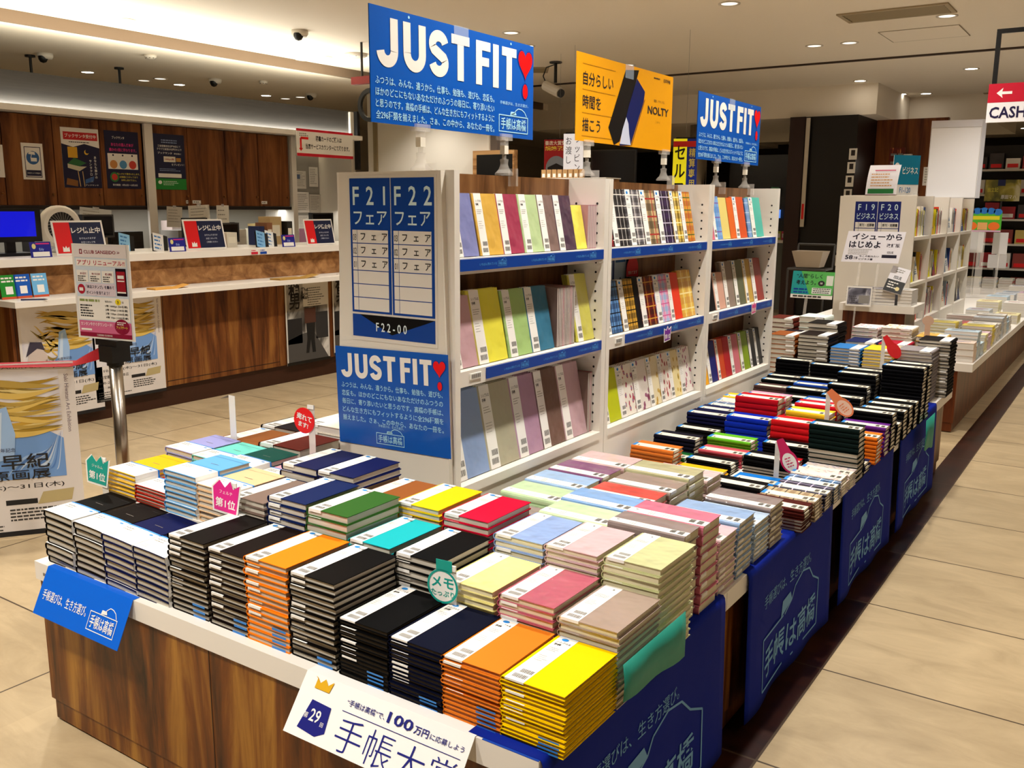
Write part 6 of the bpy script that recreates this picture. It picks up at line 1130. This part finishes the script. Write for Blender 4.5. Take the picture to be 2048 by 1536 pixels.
lab_sign(-1.665, 6.55, .79, .165, .135, 'black and white picture card on the front of the ledge', lambda a, mp, w, h: (a.rect(mp, w*.05, h*.08, w*.95, h*.92, artwork('bw', ['#2a2a3a', '#7a7a8a', '#d8d8e0'], 12, 1)), a.rect(mp, w*.5, h*.15, w*.92, h*.55, GREY, 2), a.lines(mp, w*.1, h*.5, w*.5, 4, h*.1, h*.04, DGREY, 2)), -8, 0, 3)
t = thing('pop_tag', 'wooden-coloured tag standing before the black far pile', 'shop tag', (-.93, 5.4, .7)); a = MB(); a.box(-.014, .014, 0, .002, 0, .14, mat('#c9a890', .5)); a.build('strip', t); a = MB(); a.disc(front(.0, -.0005), 0, .15, .03, .025, mat('#c9a890', .5)); a.cyl((0, -.001, .15), (0, .002, .15), .028, mat('#c9a890', .5), 16); a.build('head', t)

# ================================================================== BEYOND THE ISLANDS
# hanging cashier sign
t = thing('cashier_sign', 'hanging red and white cashier sign with arrow in a black frame', 'sign', (-.69, 5.0, 1.85)); a = MB(); a.box(0, .62, 0, .02, 0, .175, mat('#ece9ea', .4)); a.build('board', t); a = MB(); mp = front(.0007); a.rect(mp, 0, .09, .62, .175, mat('#c0122e', .4)); a.shape(mp, [(.035, .132), (.062, .155), (.058, .138), (.1, .138), (.1, .126), (.058, .126), (.062, .109)], PAPER, 2); a.textfit('CASHIER', mat('#1c1440', .4), mp, .012, .018, .252, .052, .02, 2); a.build('lettering', t)
a = MB(); a.box(.01, .03, .005, .018, .176, .4, BLACK); a.box(.59, .61, .005, .018, .176, .4, BLACK); a.box(.01, .61, .005, .018, .4, .42, BLACK); a.cyl((.31, .011, .42), (.31, .011, CEIL-1.851), .01, BLACK, 8); a.build('hanging_frame', t)
# dark pillar and wood-clad shopfront
m = MB(); m.box(-4.05, -3.2, 12.55, 13.6, 0, 2.62, mat('#0d0806', .4)); m.box(-4.06, -3.86, 12.5, 12.549, 0, 2.62, mat('#2a120a', .4)); struct(m.build('wall_pillar'))
m = MB(); m.box(-3.19, -2.3, 13.5, 13.6, 0, 2.62, wood('shop', '#2a1108', '#5e2d16', '#82491f', 'z', .8)); struct(m.build('wall_shopfront'))
for i in range(9):
    t = thing('menu_card', 'small white picture card on the dark pillar edge, %s from the top' % (ORD[i] if i else 'first'), 'menu card', (-3.28-.01*i, 12.53, 2.2-.17*i), 0, 'picture cards down the pillar edge'); a = MB(); a.box(0, .1, 0, .004, -.14, 0, PAPER); a.build('card', t); a = MB(); a.rect(front(.0008), .025, -.09, .075, -.02, mat('#2a2220', .5)); a.build('picture', t)
for x, z, w, h, lb in [(-3.0, 1.5, .2, .75, 'red patterned banner on the wooden shopfront'), (-2.55, 1.75, .2, .24, 'white notice on the wooden shopfront')]:
    t = thing('shopfront_banner', lb, 'banner', (x, 13.49, z)); a = MB(); a.box(0, w, 0, .006, 0, h, floral('#6a1a0c', '#b8502a', '#d89a5a', 6) if h > .5 else PAPER); a.build('sheet', t); a = MB(); a.lines(front(.0008), w*.1, h*.9, w*.9, 6, h*.14, h*.04, TXT); a.build('lettering', t)
for x in (-2.75, -2.3): 
    t = thing('spot_lamp', 'small spot lamp on the wooden shopfront, %s' % ('near the red banner' if x < -2.5 else 'near the blank panel'), 'lamp', (x, 13.4, 2.12)); a = MB(); a.cyl((0, 0, 0), (0, -.05, -.08), .035, WHITE, 12, .05); a.build('shade', t); a = MB(); a.cyl((0, -.051, -.081), (0, -.053, -.084), .045, DL_M, 12); a.build('bulb', t); a = MB(); a.box(-.05, .05, 0, .08, -.02, .04, WHITE); a.build('bracket', t)
t = thing('light_box', 'narrow white lit post beside the dark pillar', 'post', (-3.84, 12.48, 1.2)); a = MB(); a.box(0, .05, 0, .015, 0, 1.4, mat('#cfc6b6', .4)); a.build('post', t); a = MB(); a.rect(front(.0008), .01, .1, .04, .3, RED); a.build('label', t)
# shopping basket cart in the dark
t = thing('basket_cart', 'basket cart with a pale basket before the dark pillar', 'cart', (-2.93, 9.5, 0)); a = MB()
def bk(z, s): return [(-.0-s, -.1-s, z), (.27+s, -.1-s, z), (.27+s, .12+s, z), (-.0-s, .12+s, z)]
a.add(bk(.86, -.02)+bk(1.02, .02), [(3, 2, 1, 0), (0, 1, 5, 4), (1, 2, 6, 5), (2, 3, 7, 6), (3, 0, 4, 7)], mat('#a89a88', .5)); a.build('basket', t)
a = MB()
for x in (-.05, .32): a.tube([(x, -.12, .06), (x, -.12, .84), (x, .14, .84), (x, .2, 1.08)], .011, DGREY); a.cyl((x, -.12, .06), (x, .3, .06), .011, DGREY, 8)
a.tube([(-.05, .2, 1.08), (.32, .2, 1.08)], .011, DGREY); a.tube([(-.05, -.12, .84), (.32, -.12, .84)], .011, DGREY); a.tube([(-.05, .14, .84), (.32, .14, .84)], .011, DGREY); a.build('frame', t)
for x in (-.05, .32):
    for y in (-.12, .3): a = MB(); a.cyl((x-.01, y, .035), (x+.01, y, .035), .034, BLACK, 12); a.build('wheel', t)
# dark-framed screen, red advert, banners behind the planner shelf
t = thing('wall_screen', 'dark screen in a wooden frame behind the planner shelf', 'screen', (-7.06, 9.56, 1.7)); a = MB(); a.box(0, .62, -.05, .03, 0, .42, wood('pale', '#7a5230', '#a87a4c', '#c49a68', 'x')); a.build('wood_frame', t); a = MB(); a.rect(front(.0008, -.0505), .06, .05, .6, .37, BLACK); a.build('screen', t)
def hang(x, y, z, w, h, label, bg, fn, top=None):
    t = thing('hanging_banner', label, 'banner', (x, y, z), math.radians(20)); a = MB(); a.box(0, w, 0, .004, 0, h, bg); a.build('sheet', t); a = MB(); fn(a, front(.0007), w, h); a.build('lettering', t); a = MB(); a.box(w*.1, w*.9, -.005, .01, h, h+.012, BLACK); a.cyl((w/2, .002, h+.012), (w/2, .002, CEIL-z-.001), .0012, GREY, 6); a.build('hanging_bar', t)
def p_red2(a, mp, w, h):
    a.textfit('書店大賞受賞作', mat('#f4e2d2', .5), mp, w*.03, h*.86, w*.97, h*.11, .02); a.textfit('続編発売中', mat('#f0d24a', .5), mp, w*.03, h*.72, w*.97, h*.12, .03); a.disc(mp, w*.4, h*.3, w*.34, h*.3, mat('#8f98a8', .5)); a.shape(mp, [(w*.1, 0), (w*.12, h*.32), (w*.4, h*.42), (w*.68, h*.32), (w*.7, 0)], mat('#1b1418', .5), 2); a.disc(mp, w*.82, h*.15, w*.2, h*.14, mat('#e8b414', .5), 2); a.text('70', mat('#a01414', .5), mp, w*.82, h*.08, h*.14, 1, 'c', .02, 3)
hang(-5.37, 8.5, 1.72, .33, .42, 'red award advert hanging behind the planner shelf', mat('#b01a24', .5), p_red2)
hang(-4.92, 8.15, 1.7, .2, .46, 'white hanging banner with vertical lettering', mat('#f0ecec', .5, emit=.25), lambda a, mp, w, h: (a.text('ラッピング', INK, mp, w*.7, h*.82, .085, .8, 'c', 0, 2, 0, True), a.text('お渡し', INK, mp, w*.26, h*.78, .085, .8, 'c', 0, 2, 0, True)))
def p_self(a, mp, w, h):
    a.rect(mp, w*.56, 0, w, h, mat('#1a35a8', .4)); a.text('セルフレジ', BLACK, mp, w*.28, h*.68, .15, .7, 'c', .02, 2, 0, True); a.text('精算専用', mat('#e6d85a', .5), mp, w*.78, h*.72, .085, .7, 'c', .01, 2, 0, True); a.rect(mp, 0, h*.87, w*.95, h*.96, mat('#d8241c', .4), 2)
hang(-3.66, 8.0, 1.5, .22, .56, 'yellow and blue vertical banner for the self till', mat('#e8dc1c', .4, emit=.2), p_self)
t = thing('wall_screen', 'black panel seen under the yellow sign', 'screen', (-5.08, 9.0, 1.55), math.radians(10)); a = MB(); a.box(0, .5, 0, .05, 0, .5, BLACK); a.build('panel', t); a = MB(); a.frame(front(.001), 0, 0, .5, .5, .01, DGREY); a.build('frame', t); a = MB(); a.box(.1, .4, .01, .04, -1.55, -.001, DGREY); a.build('stand', t)
t = thing('stock_shelf', 'wooden low partition behind the planner shelf', 'partition', (-5.0, 6.98, 0)); a = MB(); a.box(0, 1.2, 0, .25, 0, 1.68, WOOD_S); a.build('panel', t); a = MB(); a.box(-.01, 1.21, -.01, .26, 1.681, 1.69, WHITE); a.build('top', t)
for i in range(8):
    t = thing('card_stock', 'brown index card %s on the wooden partition' % ('first from the near clip' if i == 0 else ORD[i]+' from the near clip'), 'card', (-4.48+.055*i, 7.05, 1.6905), .3, 'brown index cards on the wooden partition'); a = MB(); a.box(0, .04, 0, .05, 0, .075, mat('#b08a5a', .6)); a.build('card', t); a = MB(); a.rect(front(.0008), .008, .01, .032, .04, PAPER); a.build('label', t)
# far left opening: glass display with bright goods, and far shelves at the right
t = thing('glass_showcase', 'dim glass showcase of goods between the shelf and the dark pillar', 'showcase', (-5.25, 13.2, 0)); a = MB(); a.box(0, 1.15, 0, .6, 0, .95, mat('#6a6e68', .2)); a.build('lower_glass', t); a = MB(); a.box(0, 1.15, 0, .6, .951, .99, WHITE); a.build('counter_top', t); a = MB(); a.box(0, 1.15, .3, .6, .991, 2.2, mat('#14100e', .25)); a.build('dark_back', t)
for i, (x, z, c) in enumerate([(.72, 1.3, '#5a8ae0'), (.78, 1.05, '#c8d84a'), (.86, 1.06, '#d84a6a'), (.68, 1.62, '#3a8a5a'), (.9, 1.5, '#b8a890'), (.6, 1.2, '#8a6a5a'), (1.0, 1.25, '#d8d2c8')]):
    o = thing('boxed_good', '%s boxed good in the dim showcase' % ['blue lit', 'lime', 'pink', 'green', 'beige', 'brown', 'white'][i], 'goods', (-5.25+x, 13.45, z if z > 1.2 else .9905), 0); a = MB(); a.box(0, .09, -.05, .04, 0, .12, mat(c, .4, emit=.5 if i == 0 else 0)); a.build('box', o); a = MB(); a.rect(front(.0008, -.0505), .02, .03, .07, .09, PAPER); a.build('label', o)
t = thing('steel_column', 'shiny steel column beyond the planner shelf', 'column', (-5.55, 13.0, 0)); a = MB(); a.cyl((0, 0, 0), (0, 0, 2.62), .13, CHROME, 24); a.build('shaft', t, smooth=True); a = MB(); a.cyl((0, 0, 0), (0, 0, .1), .15, CHROME, 24); a.build('base', t)
FSX = [(-2.1, 14.2), (-1.0, 14.6), (.2, 14.2)]
for k, (x, y) in enumerate(FSX):
    t = thing('bookshelf_unit', ['far dark shelf unit left of the coloured poster board', 'far dark shelf unit behind the coloured poster board', 'far dark shelf unit at the aisle end'][k], 'bookshelf', (x, y, 0)); a = MB(); a.box(0, 1.05, .3, .33, 0, 2.3, mat('#1a1210', .5)); a.build('back_panel', t)
    for q in range(6): a = MB(); a.box(0, 1.05, 0, .3, .3+q*.33, .325+q*.33, mat('#cfc8bc', .5)); a.build('shelf_board', t)
    for q in range(6):
        for i in range(5):
            c = rb.choice(['#d8d2c8', '#b02a34', '#e6e2da', '#3a3436', '#c8b060', '#8a3a34']); o = thing('boxed_set', '%s boxed set %s on shelf %s of the far unit %s' % ({'#d8d2c8': 'pale', '#b02a34': 'red', '#e6e2da': 'white', '#3a3436': 'dark', '#c8b060': 'golden', '#8a3a34': 'brick'}[c], ORD[i] if i else 'first', ('one', 'two', 'three', 'four', 'five', 'six')[q], ('left', 'behind', 'end')[k]), 'book', (x+.03+i*.2, y+.06, .3255+q*.33), 0, 'boxed sets on the far dark shelves')
            a = MB(); a.box(0, .17, 0, .12, 0, rb.uniform(.14, .22), mat(c, .5)); a.build('box', o); a = MB(); a.rect(front(.001), .02, .02, .15, .07, RED if c != '#b02a34' else PAPER); a.build('label', o)
t = thing('notice_poster', 'dark yellow landscape book advert on the far shelf', 'poster', (-1.86, 14.02, 1.55)); a = MB(); a.box(0, .42, 0, .004, 0, .28, artwork('land', ['#3a3a1a', '#6a661e', '#a89a3a', '#cfc9a0'], 4, .8)); a.build('sheet', t); a = MB(); mp = front(.0008); a.textfit('独立記', mat('#d8d04a', .5), mp, .03, .12, .16, .06, .01); a.textfit('原田マハ', PAPER, mp, .2, .03, .38, .05, .01); a.rect(mp, .15, .2, .24, .28, mat('#14245a', .5)); a.build('lettering', t); a = MB(); a.box(.2, .22, .005, .02, -1.5, .2, DGREY); a.build('stand', t)
t = thing('poster_board', 'bright green board with blue scalloped top and orange discs', 'poster', (-1.69, 11.5, 1.2)); w, h = .36, .22; a = MB(); a.box(0, w, 0, .006, 0, h, mat('#4aa82a', .5)); a.build('board', t); a = MB(); mp = front(.0008)
for q in range(5): a.disc(mp, w*(.12+.19*q), h*(.98+.06*math.sin(q*PI/4)), w*.12, h*.16, mat('#1c6ab8', .5))
a.rect(mp, w*.08, h*.6, w*.94, h*.78, mat('#d8c81c', .5), 2); a.rect(mp, w*.35, h*.1, w*.62, h*.46, mat('#d8a060', .5), 2)
for u in (.18, .8): a.disc(mp, w*u, h*.28, w*.16, h*.2, mat('#e06a1c', .5), 2)
a.rect(mp, 0, 0, w, h*.08, mat('#c8a0b8', .5), 2); a.build('decoration', t); a = MB(); a.box(w*.4, w*.6, .007, .02, -.7, h*.5, CLIP); a.build('stand', t)
t3 = table('display_table', 'farther low table crowded with books beyond the second one', -2.1, .3, 13.15, 13.95, .46, WOOD_R)
for i in range(11):
    for k in range(4): plain_book(-1.9+i*.19, 13.2, .4605+k*.0303, .16, .22, .03, rb.choice(BK), 0, 'book on the farther low table, pile %s from its near corner, %s from top' % (ORD[i] if i else 'first', ORD[3-k]), 'books on the farther low table')
for x, y, z, w, h, lb in [(-1.7, 11.9, .95, .16, .24, 'blank white card seen below the green board, left'), (-1.42, 11.7, .95, .15, .24, 'blank white card seen below the green board, right'), (-1.55, 12.5, .75, .2, .16, 'blank white card low over the far books')]:
    t = thing('blank_card', lb, 'card', (x, y, z), .1); a = MB(); a.box(0, w, 0, .004, 0, h, mat('#d9d6d6', .5)); a.build('card', t); a = MB(); a.box(w*.45, w*.55, .005, .012, IZ-z+.001, h*.5, CLIP); a.build('clear_strut', t)
t = thing('sale_box', 'red and yellow sale box on the far shelf front', 'box', (-1.1, 12.4, IZ+.0005)); a = MB(); a.box(0, .3, 0, .2, 0, .2, mat('#b81c18', .5)); a.build('box', t); a = MB(); a.rect(front(.001), .0, .15, .3, .2, mat('#d8a41c', .5)); a.build('top_band', t)
